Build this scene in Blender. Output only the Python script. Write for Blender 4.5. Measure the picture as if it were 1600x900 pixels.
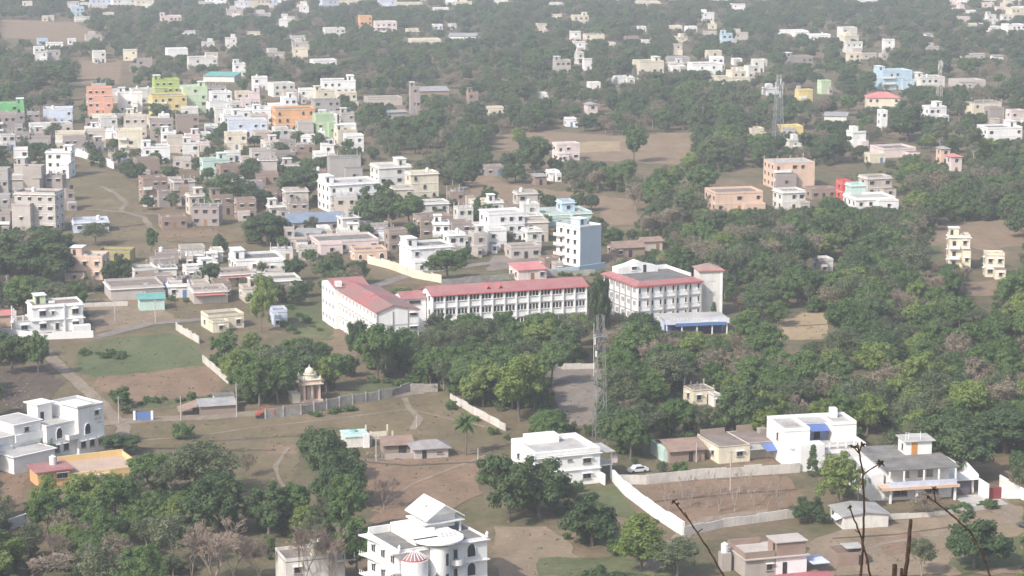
import bpy, math, random
import numpy as np
from mathutils import Vector, Matrix
from mathutils.geometry import tessellate_polygon
R = math.radians
for o in list(bpy.data.objects): bpy.data.objects.remove(o)
SC = bpy.context.scene
COL = SC.collection
random.seed(7); RNG = np.random.default_rng(7)

# ------------------------------------------------------------------ camera
F, CH = 3600.0, 120.0                       # focal length in pixels of a 1600 px wide frame, height of the lookout
PITCH = math.atan(670.0 / F)
cam_d = bpy.data.cameras.new('camera'); cam = bpy.data.objects.new('camera', cam_d); COL.objects.link(cam)
cam.location = (0, 0, CH); cam.rotation_euler = (math.pi/2 - PITCH, 0, 0)
cam_d.sensor_width = 36; cam_d.lens = F/1600*36; cam_d.clip_start = 0.5; cam_d.clip_end = 20000
SC.camera = cam
# ------------------------------------------------------------------ sky and sun
SUN = Vector((-0.66, -0.74, 0.86)).normalized()      # direction towards the sun
el = math.asin(SUN.z); az = math.atan2(SUN.x, SUN.y)
W = bpy.data.worlds.new('World'); SC.world = W; W.use_nodes = True
nt = W.node_tree; bg = nt.nodes['Background']
sky = nt.nodes.new('ShaderNodeTexSky'); sky.sky_type = 'NISHITA'; sky.sun_disc = False
sky.sun_elevation = el; sky.sun_rotation = az; sky.air_density = 1.2; sky.dust_density = 3.0; sky.ozone_density = 1.0
nt.links.new(sky.outputs[0], bg.inputs[0]); bg.inputs[1].default_value = 0.15
sl = bpy.data.lights.new('sun', 'SUN'); so = bpy.data.objects.new('sun', sl); COL.objects.link(so)
sl.energy = 3.1; sl.angle = R(0.6); sl.color = (1.0, 0.96, 0.91)
so.rotation_euler = (-SUN).to_track_quat('-Z', 'Y').to_euler(); so.location = (-200, 100, 300)
SC.view_settings.view_transform = 'Standard'; SC.view_settings.look = 'None'
SC.view_settings.exposure = 0.6; SC.view_settings.gamma = 1.0
SC.cycles.max_bounces = 5; SC.cycles.diffuse_bounces = 3; SC.cycles.volume_bounces = 0; SC.cycles.transparent_max_bounces = 4

cp, sp = math.cos(PITCH), math.sin(PITCH)
def at(x, y, z=0.0):
    u, v = (x-800)/F, (450-y)/F
    d = (u, cp + v*sp, -sp + v*cp)
    t = (z-CH)/d[2]
    return Vector((u*t, d[1]*t, z))
def scale_at(y): return (y+220)/CH*1.0       # pixels per metre on the ground at image row y (approx)
def px_of(p):
    q = (p[0], p[1], p[2]-CH)
    zc = q[1]*cp - q[2]*sp; yc = q[1]*sp + q[2]*cp
    return 800+F*q[0]/zc, 450-F*yc/zc

# ------------------------------------------------------------------ helpers
def tag(o, label=None, cat=None, group=None, kind=None):
    if label: o['label'] = label
    if cat: o['category'] = cat
    if group: o['group'] = group
    if kind: o['kind'] = kind
    return o
def link(name, data, parent=None, loc=None, rz=None):
    o = bpy.data.objects.new(name, data); COL.objects.link(o)
    if parent is not None: o.parent = parent
    if loc is not None: o.location = loc
    if rz is not None: o.rotation_euler = (0, 0, rz)
    return o
class MB:
    """collects faces and builds them as one mesh"""
    def __init__(s): s.v = []; s.f = []; s.m = []
    def quadbox(s, c, m=0):
        b = len(s.v); s.v += [tuple(p) for p in c]
        for q in ((0,3,2,1),(4,5,6,7),(0,1,5,4),(1,2,6,5),(2,3,7,6),(3,0,4,7)):
            s.f.append(tuple(b+i for i in q)); s.m.append(m)
    def box(s, x0, x1, y0, y1, z0, z1, m=0):
        s.quadbox([(x0,y0,z0),(x1,y0,z0),(x1,y1,z0),(x0,y1,z0),(x0,y0,z1),(x1,y0,z1),(x1,y1,z1),(x0,y1,z1)], m); return s
    def poly(s, pts, m=0):
        b = len(s.v); s.v += [tuple(p) for p in pts]; s.f.append(tuple(range(b, b+len(pts)))); s.m.append(m); return s
    def prism(s, pts, d, m=0):
        """closed polygon pts thickened by vector d"""
        n = len(pts); b = len(s.v); d = Vector(d)
        s.v += [tuple(p) for p in pts] + [tuple(Vector(p)+d) for p in pts]
        s.f.append(tuple(range(b, b+n))); s.f.append(tuple(range(b+2*n-1, b+n-1, -1))); s.m += [m, m]
        for i in range(n):
            j = (i+1) % n; s.f.append((b+i, b+n+i, b+n+j, b+j)); s.m.append(m)
        return s
    def bar(s, a, b, r0, r1=None, n=5, m=0):
        r1 = r0 if r1 is None else r1
        a, b = Vector(a), Vector(b); d = b-a
        if d.length < 1e-6: return s
        u = d.orthogonal().normalized(); w = d.normalized().cross(u); k = len(s.v)
        for c, r in ((a, r0), (b, r1)):
            for i in range(n):
                t = 2*math.pi*i/n; s.v.append(tuple(c + u*(r*math.cos(t)) + w*(r*math.sin(t))))
        for i in range(n):
            j = (i+1) % n; s.f.append((k+i, k+j, k+n+j, k+n+i)); s.m.append(m)
        s.f.append(tuple(k+i for i in range(n-1,-1,-1))); s.f.append(tuple(k+n+i for i in range(n))); s.m += [m, m]
        return s
    def lathe(s, prof, n=14, c=(0,0), a0=0, a1=2*math.pi, m=0):
        k = len(s.v); full = abs(a1-a0-2*math.pi) < 1e-6; N = n if full else n+1
        for r, z in prof:
            for i in range(N):
                t = a0+(a1-a0)*i/n; s.v.append((c[0]+r*math.cos(t), c[1]+r*math.sin(t), z))
        for j in range(len(prof)-1):
            for i in range(n):
                i2 = (i+1) % N if full else i+1
                s.f.append((k+j*N+i, k+j*N+i2, k+(j+1)*N+i2, k+(j+1)*N+i)); s.m.append(m)
        return s
    def mesh(s, name, mats):
        me = bpy.data.meshes.new(name); me.from_pydata(s.v, [], s.f)
        for mt in (mats if isinstance(mats, (list, tuple)) else [mats]): me.materials.append(mt)
        if any(s.m): me.polygons.foreach_set('material_index', s.m)
        me.update(); return me
    def build(s, name, mats, parent=None, loc=None, rz=None): return link(name, s.mesh(name, mats), parent, loc, rz)

# ------------------------------------------------------------------ materials
MATS = {}
def newmat(key):
    m = bpy.data.materials.new(key); m.use_nodes = True; n = m.node_tree
    return m, n, n.nodes['Principled BSDF']
def N(n, t, **kw):
    x = n.nodes.new(t)
    for k, v in kw.items(): setattr(x, k, v)
    return x
def noise(n, vec, scale, detail=4, rough=0.6):
    x = N(n, 'ShaderNodeTexNoise'); x.inputs['Scale'].default_value = scale; x.inputs['Detail'].default_value = detail
    x.inputs['Roughness'].default_value = rough
    if vec is not None: n.links.new(vec, x.inputs['Vector'])
    return x.outputs['Fac']
def ramp(n, fac, stops):
    x = N(n, 'ShaderNodeValToRGB'); e = x.color_ramp.elements
    while len(e) < len(stops): e.new(0.5)
    for i, (p, c) in enumerate(stops):
        e[i].position = p; e[i].color = (c[0], c[1], c[2], 1) if isinstance(c, (tuple, list)) else (c, c, c, 1)
    n.links.new(fac, x.inputs[0]); return x.outputs[0]
def mix(n, fac, a, b, mode='MIX'):
    x = N(n, 'ShaderNodeMix', data_type='RGBA', blend_type=mode)
    for s, v in ((x.inputs[0], fac), (x.inputs[6], a), (x.inputs[7], b)):
        if hasattr(v, 'links'): n.links.new(v, s)
        elif isinstance(v, (int, float)): s.default_value = v
        else: s.default_value = (v[0], v[1], v[2], 1)
    return x.outputs[2]
def pos(n, sc=(1,1,1)):
    g = N(n, 'ShaderNodeNewGeometry'); mp = N(n, 'ShaderNodeMapping'); n.links.new(g.outputs['Position'], mp.inputs[0])
    mp.inputs['Scale'].default_value = sc; return mp.outputs[0]
def plaster(c, dirt=0.5):
    key = 'paint_%s_%s' % ('_'.join('%02d' % int(x*100) for x in c), dirt)
    if key in MATS: return MATS[key]
    m, n, b = newmat(key)
    streak = noise(n, pos(n, (0.9, 0.9, 0.12)), 1.0, 5, 0.7)
    blot = noise(n, pos(n), 0.23, 5, 0.65)
    f1 = ramp(n, streak, [(0.5, 0), (0.78, dirt)]); f2 = ramp(n, blot, [(0.48, 0), (0.8, dirt)])
    dc = tuple(0.35*x + 0.65*y*0.42 for x, y in zip(c, (0.52, 0.46, 0.40)))
    k = mix(n, f1, c, dc); k = mix(n, f2, k, dc)
    fine = ramp(n, noise(n, pos(n), 3.0, 3), [(0.3, 0.9), (0.7, 1.0)])
    n.links.new(mix(n, 1.0, k, fine, 'MULTIPLY'), b.inputs['Base Color']); b.inputs['Roughness'].default_value = 0.85
    MATS[key] = m; return m
def rough_mat(key, c1, c2, sc=0.5, rough=0.9, sc2=4.0, bump=0.0, spec=0.3, metal=0):
    if key in MATS: return MATS[key]
    m, n, b = newmat(key)
    a = ramp(n, noise(n, pos(n), sc, 6, 0.65), [(0.32, c1), (0.68, c2)])
    fine = ramp(n, noise(n, pos(n), sc2, 4), [(0.25, 0.72), (0.75, 1.0)])
    n.links.new(mix(n, 1.0, a, fine, 'MULTIPLY'), b.inputs['Base Color']); b.inputs['Roughness'].default_value = rough
    b.inputs['Specular IOR Level'].default_value = spec; b.inputs['Metallic'].default_value = metal
    if bump:
        bp = N(n, 'ShaderNodeBump'); bp.inputs['Strength'].default_value = bump; bp.inputs['Distance'].default_value = 0.3
        n.links.new(noise(n, pos(n), sc2*0.6, 6), bp.inputs['Height']); n.links.new(bp.outputs[0], b.inputs['Normal'])
    MATS[key] = m; return m
def brickmat():
    if 'brickwork' in MATS: return MATS['brickwork']
    m, n, b = newmat('brickwork'); t = N(n, 'ShaderNodeTexBrick'); tc = N(n, 'ShaderNodeTexCoord')
    g = N(n, 'ShaderNodeCombineXYZ'); sx = N(n, 'ShaderNodeSeparateXYZ'); n.links.new(tc.outputs['Object'], sx.inputs[0])
    ad = N(n, 'ShaderNodeMath', operation='ADD'); n.links.new(sx.outputs[0], ad.inputs[0]); n.links.new(sx.outputs[1], ad.inputs[1])
    n.links.new(ad.outputs[0], g.inputs[0]); n.links.new(sx.outputs[2], g.inputs[1]); n.links.new(g.outputs[0], t.inputs[0])
    t.inputs['Color1'].default_value = (0.30, 0.16, 0.11, 1); t.inputs['Color2'].default_value = (0.22, 0.13, 0.10, 1)
    t.inputs['Mortar'].default_value = (0.30, 0.27, 0.23, 1); t.inputs['Scale'].default_value = 1.0
    t.inputs['Brick Width'].default_value = 0.25; t.inputs['Row Height'].default_value = 0.09; t.inputs['Mortar Size'].default_value = 0.012
    f = ramp(n, noise(n, pos(n), 0.5, 6, 0.7), [(0.4, 0), (0.7, 0.75)])
    n.links.new(mix(n, f, t.outputs[0], (0.30, 0.25, 0.21)), b.inputs['Base Color']); b.inputs['Roughness'].default_value = 0.95
    MATS['brickwork'] = m; return m
def sheetmat(key, c, c2, period=0.35, rot=0):
    if key in MATS: return MATS[key]
    m, n, b = newmat(key)
    a = ramp(n, noise(n, pos(n, (1, 1, 1)), 0.35, 5, 0.7), [(0.35, c), (0.7, c2)])
    tc = N(n, 'ShaderNodeTexCoord'); w = N(n, 'ShaderNodeTexWave', wave_profile='SIN'); n.links.new(tc.outputs['Object'], w.inputs[0])
    w.inputs['Scale'].default_value = 0.314/period
    bp = N(n, 'ShaderNodeBump'); bp.inputs['Strength'].default_value = 0.6; bp.inputs['Distance'].default_value = 0.05
    n.links.new(w.outputs['Fac'], bp.inputs['Height']); n.links.new(bp.outputs[0], b.inputs['Normal'])
    n.links.new(mix(n, ramp(n, w.outputs['Fac'], [(0.0, 0.12), (0.5, 0.0)]), a, tuple(x*0.6 for x in c)), b.inputs['Base Color'])
    b.inputs['Roughness'].default_value = 0.6; MATS[key] = m; return m
def leafmat(key, cols, transl=0.25, rnd=0.5):
    cols = [tuple(v*1.1 for v in c) for c in cols]
    m, n, b = newmat(key)
    at_ = N(n, 'ShaderNodeAttribute', attribute_name='tint'); oi = N(n, 'ShaderNodeObjectInfo')
    mx = N(n, 'ShaderNodeMath', operation='MULTIPLY_ADD'); n.links.new(oi.outputs['Random'], mx.inputs[0]); mx.inputs[1].default_value = rnd
    ml = N(n, 'ShaderNodeMath', operation='MULTIPLY'); n.links.new(at_.outputs['Fac'], ml.inputs[0]); ml.inputs[1].default_value = 1-rnd
    n.links.new(ml.outputs[0], mx.inputs[2])
    c = ramp(n, mx.outputs[0], [(i/(len(cols)-1), x) for i, x in enumerate(cols)])
    n.links.new(c, b.inputs['Base Color']); b.inputs['Roughness'].default_value = 0.6; b.inputs['Specular IOR Level'].default_value = 0.25
    tr = N(n, 'ShaderNodeBsdfTranslucent'); n.links.new(c, tr.inputs[0]); ms = N(n, 'ShaderNodeMixShader'); ms.inputs[0].default_value = transl
    n.links.new(b.outputs[0], ms.inputs[1]); n.links.new(tr.outputs[0], ms.inputs[2]); n.links.new(ms.outputs[0], n.nodes['Material Output'].inputs[0])
    MATS[key] = m; return m
def flat(key, c, rough=0.5, metal=0.0):
    if key in MATS: return MATS[key]
    m, n, b = newmat(key)
    f = ramp(n, noise(n, pos(n), 2.5, 4), [(0.3, tuple(x*0.8 for x in c)), (0.7, c)])
    n.links.new(f, b.inputs['Base Color']); b.inputs['Roughness'].default_value = rough; b.inputs['Metallic'].default_value = metal
    MATS[key] = m; return m

PC = dict(white=(0.82,0.81,0.79), offwhite=(0.70,0.68,0.63), cream=(0.72,0.65,0.50), yellow=(0.70,0.56,0.22), mustard=(0.38,0.32,0.13), peach=(0.68,0.48,0.36),
  salmon=(0.70,0.36,0.25), orange=(0.74,0.40,0.18), pink=(0.72,0.60,0.57), mauve=(0.34,0.285,0.265), grey=(0.38,0.36,0.34), concrete=(0.42,0.37,0.33),
  lime=(0.42,0.52,0.12), palegreen=(0.52,0.64,0.42), green=(0.14,0.48,0.16), mint=(0.50,0.66,0.60), ltgreen=(0.42,0.56,0.34), blue=(0.42,0.58,0.74), lav=(0.58,0.63,0.74),
  teal=(0.16,0.42,0.40), brown=(0.30,0.23,0.19), ltblue=(0.46,0.62,0.72), beige=(0.56,0.49,0.42), slate=(0.36,0.44,0.53), red=(0.62,0.08,0.07), pinkgrey=(0.50,0.45,0.41))
def wallmat(k):
    if k == 'brick': return brickmat()
    return plaster(PC[k], 0.42 if k in ('white',) else 0.6)
M_roof = rough_mat('weathered_concrete_roof', (0.14,0.135,0.125), (0.27,0.255,0.235), 0.35, 0.9, 2.5)
M_roofl = rough_mat('pale_roof_screed', (0.38,0.36,0.34), (0.55,0.53,0.50), 0.3, 0.9, 2.5)
M_roofb = rough_mat('brown_roof_screed', (0.19,0.15,0.13), (0.31,0.255,0.225), 0.3, 0.9, 2.5)
M_red = rough_mat('faded_red_roof_paint', (0.37,0.135,0.135), (0.40,0.21,0.20), 0.25, 0.8, 1.5)
M_redw = rough_mat('worn_red_roof_paint', (0.24,0.20,0.18), (0.40,0.15,0.14), 0.12, 0.8, 1.5)
M_redline = flat('red_trim_paint', (0.55,0.10,0.10), 0.7)
M_tile = rough_mat('clay_roof_tiles', (0.26,0.17,0.13), (0.36,0.26,0.21), 0.6, 0.95, 5)
M_blue_sheet = sheetmat('blue_grey_roof_sheet', (0.15,0.20,0.27), (0.27,0.32,0.38))
M_grey_sheet = sheetmat('grey_cement_roof_sheet', (0.26,0.25,0.24), (0.42,0.40,0.38))
M_teal_sheet = sheetmat('teal_roof_sheet', (0.10,0.32,0.28), (0.20,0.42,0.38))
M_red_sheet = sheetmat('red_roof_sheet', (0.50,0.16,0.15), (0.62,0.26,0.24))
M_glass = flat('dark_window_glass', (0.035,0.04,0.045), 0.25)
M_dark = flat('dark_opening', (0.03,0.028,0.026), 0.9)
M_frame = flat('window_frame_paint', (0.30,0.27,0.25), 0.6)
M_wframe = plaster((0.78,0.77,0.75), 0.2)
M_wood = flat('door_wood', (0.28,0.16,0.08), 0.6)
M_steel = flat('galvanised_steel', (0.33,0.34,0.35), 0.5, 0.3)
M_tank = flat('white_tank_plastic', (0.78,0.78,0.76), 0.5)
M_btank = flat('black_tank_plastic', (0.03,0.03,0.03), 0.5)
M_pole = rough_mat('pole_concrete', (0.42,0.38,0.34), (0.55,0.50,0.46), 1, 0.9)
M_bluepaint = flat('blue_paint', (0.10,0.20,0.42), 0.5)
M_bluesheet = flat('blue_tarpaulin', (0.12,0.18,0.42), 0.5)
M_boundary = plaster((0.60,0.56,0.51), 0.9)
M_wallgrey = rough_mat('grey_boundary_wall', (0.24,0.22,0.20), (0.44,0.41,0.38), 0.5, 0.95, 3)
M_bark = rough_mat('tree_bark', (0.13,0.105,0.085), (0.24,0.20,0.165), 1.5, 0.95, 6)
M_pbark = rough_mat('pale_bark', (0.27,0.23,0.20), (0.40,0.35,0.31), 1.5, 0.95, 6)
M_drybark = rough_mat('dry_twigs', (0.24,0.185,0.145), (0.36,0.285,0.23), 0.8, 0.95, 6)
M_stalk = rough_mat('dry_stalk', (0.022,0.013,0.009), (0.06,0.038,0.027), 60, 0.9, 200)
# ------------------------------------------------------------------ ground and hill under the lookout
def ground():
    m, n, b = newmat('dry_earth')
    p = pos(n)
    a = ramp(n, noise(n, p, 0.012, 6, 0.6), [(0.35, (0.155,0.128,0.075)), (0.5, (0.215,0.165,0.105)), (0.66, (0.265,0.188,0.125))])
    g = ramp(n, noise(n, p, 0.03, 6, 0.7), [(0.45, 0), (0.62, 0.75)])
    a = mix(n, g, a, (0.125,0.13,0.065))
    f = ramp(n, noise(n, p, 0.5, 6, 0.75), [(0.3, 0.68), (0.7, 1.06)])
    a = mix(n, 1.0, a, f, 'MULTIPLY'); a = mix(n, 1.0, a, ramp(n, noise(n, pos(n, (1,.5,1)), 0.14, 7, 0.75), [(0.3, 0.7), (0.7, 1.15)]), 'MULTIPLY')
    n.links.new(a, b.inputs['Base Color']); b.inputs['Roughness'].default_value = 1.0; b.inputs['Specular IOR Level'].default_value = 0.1
    bp = N(n, 'ShaderNodeBump'); bp.inputs['Strength'].default_value = 0.5; bp.inputs['Distance'].default_value = 0.5
    n.links.new(noise(n, p, 0.8, 6, 0.7), bp.inputs['Height']); n.links.new(bp.outputs[0], b.inputs['Normal'])
    ys = list(range(-300, 300, 6)) + list(range(300, 2600, 60)) + list(range(2600, 9001, 200))
    xs = sorted(set([-9000,-7000,-5000,-3500,-2500,-1800,-1300,-900,-600]+list(range(-420,421,10))+[600,900,1300,1800,2500,3500,5000,7000,9000]))
    def h(x, y):
        z = 0
        prof = 118.3 - 0.45*max(y, 0) - 0.012*min(max(y,0),2)*0 if y > 0 else 118.3 + 0.02*y
        side = max(0.0, abs(x+20)-40)*0.42
        z = max(0.0, prof - side)
        if 0 < z < 115: z += 1.1*math.sin(x*0.19+y*0.07)*math.sin(y*0.13) * min(1, z/10)
        if y > 2700:
            k = min(1, (y-2700)/2500.)
            z += k*(55+45*math.sin(x*0.0011+1.0)+22*math.sin(x*0.0031+y*0.001)+10*math.sin(x*0.009))
        return z
    V = [(x, y, h(x, y)) for y in ys for x in xs]; nx = len(xs)
    Fc = [(j*nx+i, j*nx+i+1, (j+1)*nx+i+1, (j+1)*nx+i) for j in range(len(ys)-1) for i in range(nx-1)]
    me = bpy.data.meshes.new('ground'); me.from_pydata(V, [], Fc); me.materials.append(m)
    for q in me.polygons: q.use_smooth = True
    tag(link('ground', me), kind='structure')
ground()

def soil(key, c1, c2, c3=None, sc=0.06, rows=False, grass=0.0):
    m, n, b = newmat(key); p = pos(n)
    a = ramp(n, noise(n, p, sc, 6, 0.65), [(0.3, c1), (0.52, c2), (0.72, c3 or c2)])
    f = ramp(n, noise(n, p, 0.7, 6, 0.75), [(0.3, 0.7), (0.7, 1.08)])
    a = mix(n, 1.0, a, f, 'MULTIPLY'); a = mix(n, 1.0, a, ramp(n, noise(n, pos(n, (1,.45,1)), 0.16, 7, 0.75), [(0.3, 0.72), (0.7, 1.12)]), 'MULTIPLY')
    if grass: a = mix(n, ramp(n, noise(n, p, 0.35, 5, 0.7), [(0.45, 0), (0.65, grass)]), a, (0.11,0.12,0.055))
    n.links.new(a, b.inputs['Base Color']); b.inputs['Roughness'].default_value = 1.0; b.inputs['Specular IOR Level'].default_value = 0.1
    bp = N(n, 'ShaderNodeBump'); bp.inputs['Strength'].default_value = 0.5; bp.inputs['Distance'].default_value = 0.4
    n.links.new(noise(n, p, 1.2, 6, 0.7), bp.inputs['Height']); n.links.new(bp.outputs[0], b.inputs['Normal'])
    return m
S_olive = soil('olive_brown_field', (0.17,0.135,0.08), (0.225,0.17,0.105), (0.26,0.195,0.125), 0.05, grass=0.5)
S_tan = soil('tan_field', (0.25,0.19,0.13), (0.33,0.25,0.175), (0.29,0.22,0.16), 0.05, grass=0.25)
S_red = soil('reddish_soil', (0.255,0.17,0.115), (0.285,0.19,0.13), (0.24,0.18,0.12), 0.05, grass=0.2)
S_green = soil('green_turf', (0.115,0.14,0.065), (0.14,0.165,0.08), (0.18,0.155,0.095), 0.04, grass=.3)
S_orange = soil('orange_brown_field', (0.27,0.195,0.13), (0.305,0.215,0.145), (0.25,0.20,0.13), 0.02, grass=0.15)
S_yellow = soil('yellow_tan_ground', (0.36,0.27,0.165), (0.41,0.31,0.19), None, 0.1)
S_grey = soil('grey_brown_yard', (0.235,0.195,0.16), (0.28,0.235,0.195), None, 0.05)
S_path = soil('pale_dirt_path', (0.26,0.205,0.155), (0.31,0.25,0.19), None, 0.1)
S_road = soil('dusty_road', (0.22,0.19,0.165), (0.27,0.235,0.205), None, 0.1)
S_dark = soil('dark_ploughed_soil', (0.105,0.08,0.068), (0.15,0.115,0.095), None, 0.1, grass=0.3)
S_scrub = soil('green_scrub_ground', (0.10,0.125,0.055), (0.145,0.155,0.075), (0.19,0.165,0.11), 0.06)
ZL = [0.02]
def patch(name, pts, mat, jag=1.0):
    """ground sheet from image-row anchored outline, with an uneven edge"""
    P = [at(*p) for p in pts]; out = []
    rr = random.Random(len(pts)*13+int(pts[0][0]))
    for i, a in enumerate(P):
        b = P[(i+1) % len(P)]; k = max(2, int((b-a).length/3.0))
        for j in range(k):
            q = a.lerp(b, j/k); out.append((q.x+rr.uniform(-1,1)*jag*.6, q.y+rr.uniform(-1,1)*jag, 0))
    ZL[0] += 0.002; z = ZL[0]
    V = [Vector((x, y, z)) for x, y, _ in out]; me = bpy.data.meshes.new(name)
    T = [t if (V[t[1]]-V[t[0]]).cross(V[t[2]]-V[t[0]]).z > 0 else t[::-1] for t in tessellate_polygon([V])]
    me.from_pydata(V, [], T); me.materials.append(mat); o = link(name, me); tag(o, kind='structure'); return o
def strip(name, pts, w, mat, jag=0.25):
    P = [at(*p) for p in pts]; L = []; Rr = []; rr = random.Random(int(pts[0][0])+5)
    fine = []
    for a, b in zip(P, P[1:]):
        k = max(1, int((b-a).length/4)); fine += [a.lerp(b, j/k) for j in range(k)]
    fine.append(P[-1])
    for i, q in enumerate(fine):
        a = fine[max(0, i-1)]; b = fine[min(len(fine)-1, i+1)]; d = (b-a); d.z = 0; d.normalize(); nrm = Vector((-d.y, d.x, 0))
        L.append(q + nrm*(w/2+rr.uniform(-jag, jag))); Rr.append(q - nrm*(w/2+rr.uniform(-jag, jag)))
    ZL[0] += 0.002; mb = MB(); z = ZL[0]
    for i in range(len(fine)-1): mb.poly([(Rr[i].x,Rr[i].y,z),(Rr[i+1].x,Rr[i+1].y,z),(L[i+1].x,L[i+1].y,z),(L[i].x,L[i].y,z)])
    return tag(mb.build(name, mat), kind='structure')
# open ground seen in the picture; every outline is also kept free of trees
OPEN = []
def field(name, pts, mat, jag=1.0, keep=True):
    if keep: OPEN.append(pts)
    return patch(name, pts, mat, jag)
field('field', [(0,30),(60,33),(112,34),(152,50),(140,64),(60,62),(0,58)], S_orange, 3)
field('bare_ground', [(128,96),(190,94),(188,132),(150,130),(126,132)], S_orange, 2)
field('field', [(104,272),(150,262),(185,268),(232,300),(222,322),(228,352),(300,356),(342,362),(382,362),(384,396),(300,402),(232,420),(205,420),(196,388),(170,372),(176,345),(112,338)], S_olive, 2)
field('bare_ground', [(246,362),(330,358),(350,366),(300,372),(250,370)], S_red, 1.5)
field('yard', [(572,408),(600,408),(650,432),(660,444),(600,445),(575,425)], S_olive)
field('grass_verge', [(700,428),(850,426),(850,440),(690,446)], S_scrub)
field('field', [(726,276),(760,272),(800,288),(850,296),(985,312),(1000,348),(940,356),(935,330),(850,318),(780,322),(740,312)], S_orange, 2)
field('field', [(768,212),(850,205),(960,212),(1082,206),(1080,236),(1060,258),(1012,255),(905,250),(860,240),(770,236)], S_orange, 2)
field('yellow_ground', [(903,222),(968,220),(970,236),(905,238)], S_yellow)
field('field', [(1465,352),(1530,346),(1600,342),(1600,384),(1540,392),(1462,378)], S_orange, 2)
field('grass_verge', [(1446,384),(1470,384),(1468,410),(1448,410)], S_scrub)
field('bare_ground', [(1508,442),(1566,436),(1564,462),(1510,462)], S_orange)
field('sand_pit', [(1222,490),(1294,488),(1292,530),(1210,532)], S_yellow, 0.6)
strip('earth_bank', [(1216,511),(1292,507)], 1.2, S_dark)
field('school_yard', [(858,577),(940,574),(936,640),(924,668),(890,664),(866,620)], S_grey, 0.8)
# left playing field
field('field', [(92,545),(120,528),(272,516),(300,530),(340,580),(352,604),(346,622),(190,650),(165,632),(96,585)], S_olive, 1.5)
patch('grass_court', [(122,552),(140,532),(272,520),(300,532),(326,570),(250,583),(150,592),(118,578)], S_green, 1.2)
patch('dirt_court', [(150,590),(250,580),(322,572),(350,602),(338,618),(200,628),(140,606)], S_red, 1.2)
patch('grass_edge', [(195,632),(340,618),(342,626),(200,641)], S_scrub, 0.8)
field('dirt_yard', [(135,468),(232,462),(300,480),(300,500),(150,520),(140,500)], S_tan, 1)
field('dirt_yard', [(236,470),(350,462),(330,492),(290,506)], S_olive, 1)
field('ploughed_plot', [(0,575),(70,572),(100,600),(60,640),(0,640)], S_dark, 1)
field('waste_ground', [(0,698),(50,708),(45,740),(30,790),(0,800)], S_red, 1)
field('field', [(198,662),(420,642),(600,622),(700,620),(798,668),(795,694),(735,712),(700,700),(560,672),(520,668),(460,690),(440,700),(300,705),(200,700)], S_olive, 1.5)
field('field', [(376,672),(470,668),(470,705),(455,760),(390,760)], S_olive, 1)
field('bare_ground', [(415,698),(462,695),(460,708),(420,710)], S_red, 1)
field('field', [(560,716),(700,712),(760,712),(752,770),(700,800),(585,820),(575,760)], S_red, 1.5)
strip('earth_bank', [(330,690),(430,684),(520,678)], 1.3, S_dark)
strip('earth_bank', [(735,706),(800,694)], 1.0, S_dark)
strip('earth_bank', [(300,405),(400,400)], 1.5, S_dark)
strip('earth_bank', [(395,398),(460,394)], 1.2, S_dark)
field('orchard_plot', [(985,762),(1080,752),(1230,745),(1262,786),(1100,822),(1068,822)], S_red, 1)
field('bare_ground', [(770,826),(850,822),(890,850),(920,900),(775,900)], S_tan, 1.2)
patch('grass_patch', [(840,872),(960,868),(1010,885),(1060,900),(836,900)], S_scrub, 1.2)
patch('grass_patch', [(860,776),(960,758),(980,790),(1020,818),(930,800)], S_scrub, 1)
field('bare_ground', [(1272,838),(1400,812),(1500,800),(1600,790),(1600,900),(1240,900)], S_tan, 1.5)
patch('grass_patch', [(1480,870),(1600,830),(1600,880),(1500,900)], S_scrub, 1.5)
patch('bare_ground', [(1370,840),(1440,832),(1460,860),(1380,870)], S_red, 1)
field('yard', [(770,400),(850,395),(850,418),(760,424)], S_grey)
patch('scrub_yard', [(436,456),(498,472),(520,532),(470,528),(424,500)], S_scrub, 1.5)
patch('scrub_yard', [(566,596),(640,600),(650,612),(600,620),(540,625)], S_scrub, 1.5)
# roads and paths
strip('road', [(-20,520),(150,527),(235,506),(330,498),(345,502)], 4.0, S_road)
strip('road', [(-40,478),(60,468),(190,452),(250,448)], 5.0, S_road)
strip('road', [(150,662),(250,655),(330,652),(420,645),(520,632),(610,618),(660,612)], 5.0, S_path)
strip('dirt_path', [(70,548),(95,575),(130,605),(165,640),(195,668),(180,700)], 3.2, S_path)
strip('dirt_path', [(158,292),(180,302),(198,318),(188,330),(225,340),(240,362)], 2.0, S_path)
strip('dirt_path', [(112,330),(150,328),(190,332),(248,335)], 2.0, S_path)
strip('dirt_path', [(632,622),(640,640),(655,655),(645,672)], 1.5, S_path)
strip('dirt_path', [(1480,720),(1530,765),(1600,820)], 5.0, S_path)
strip('lane', [(570,452),(640,430),(700,420),(760,412),(860,404)], 4.5, S_road)
strip('lane', [(1000,905),(1040,860),(1100,812),(1200,800)], 3.0, S_path)

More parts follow.
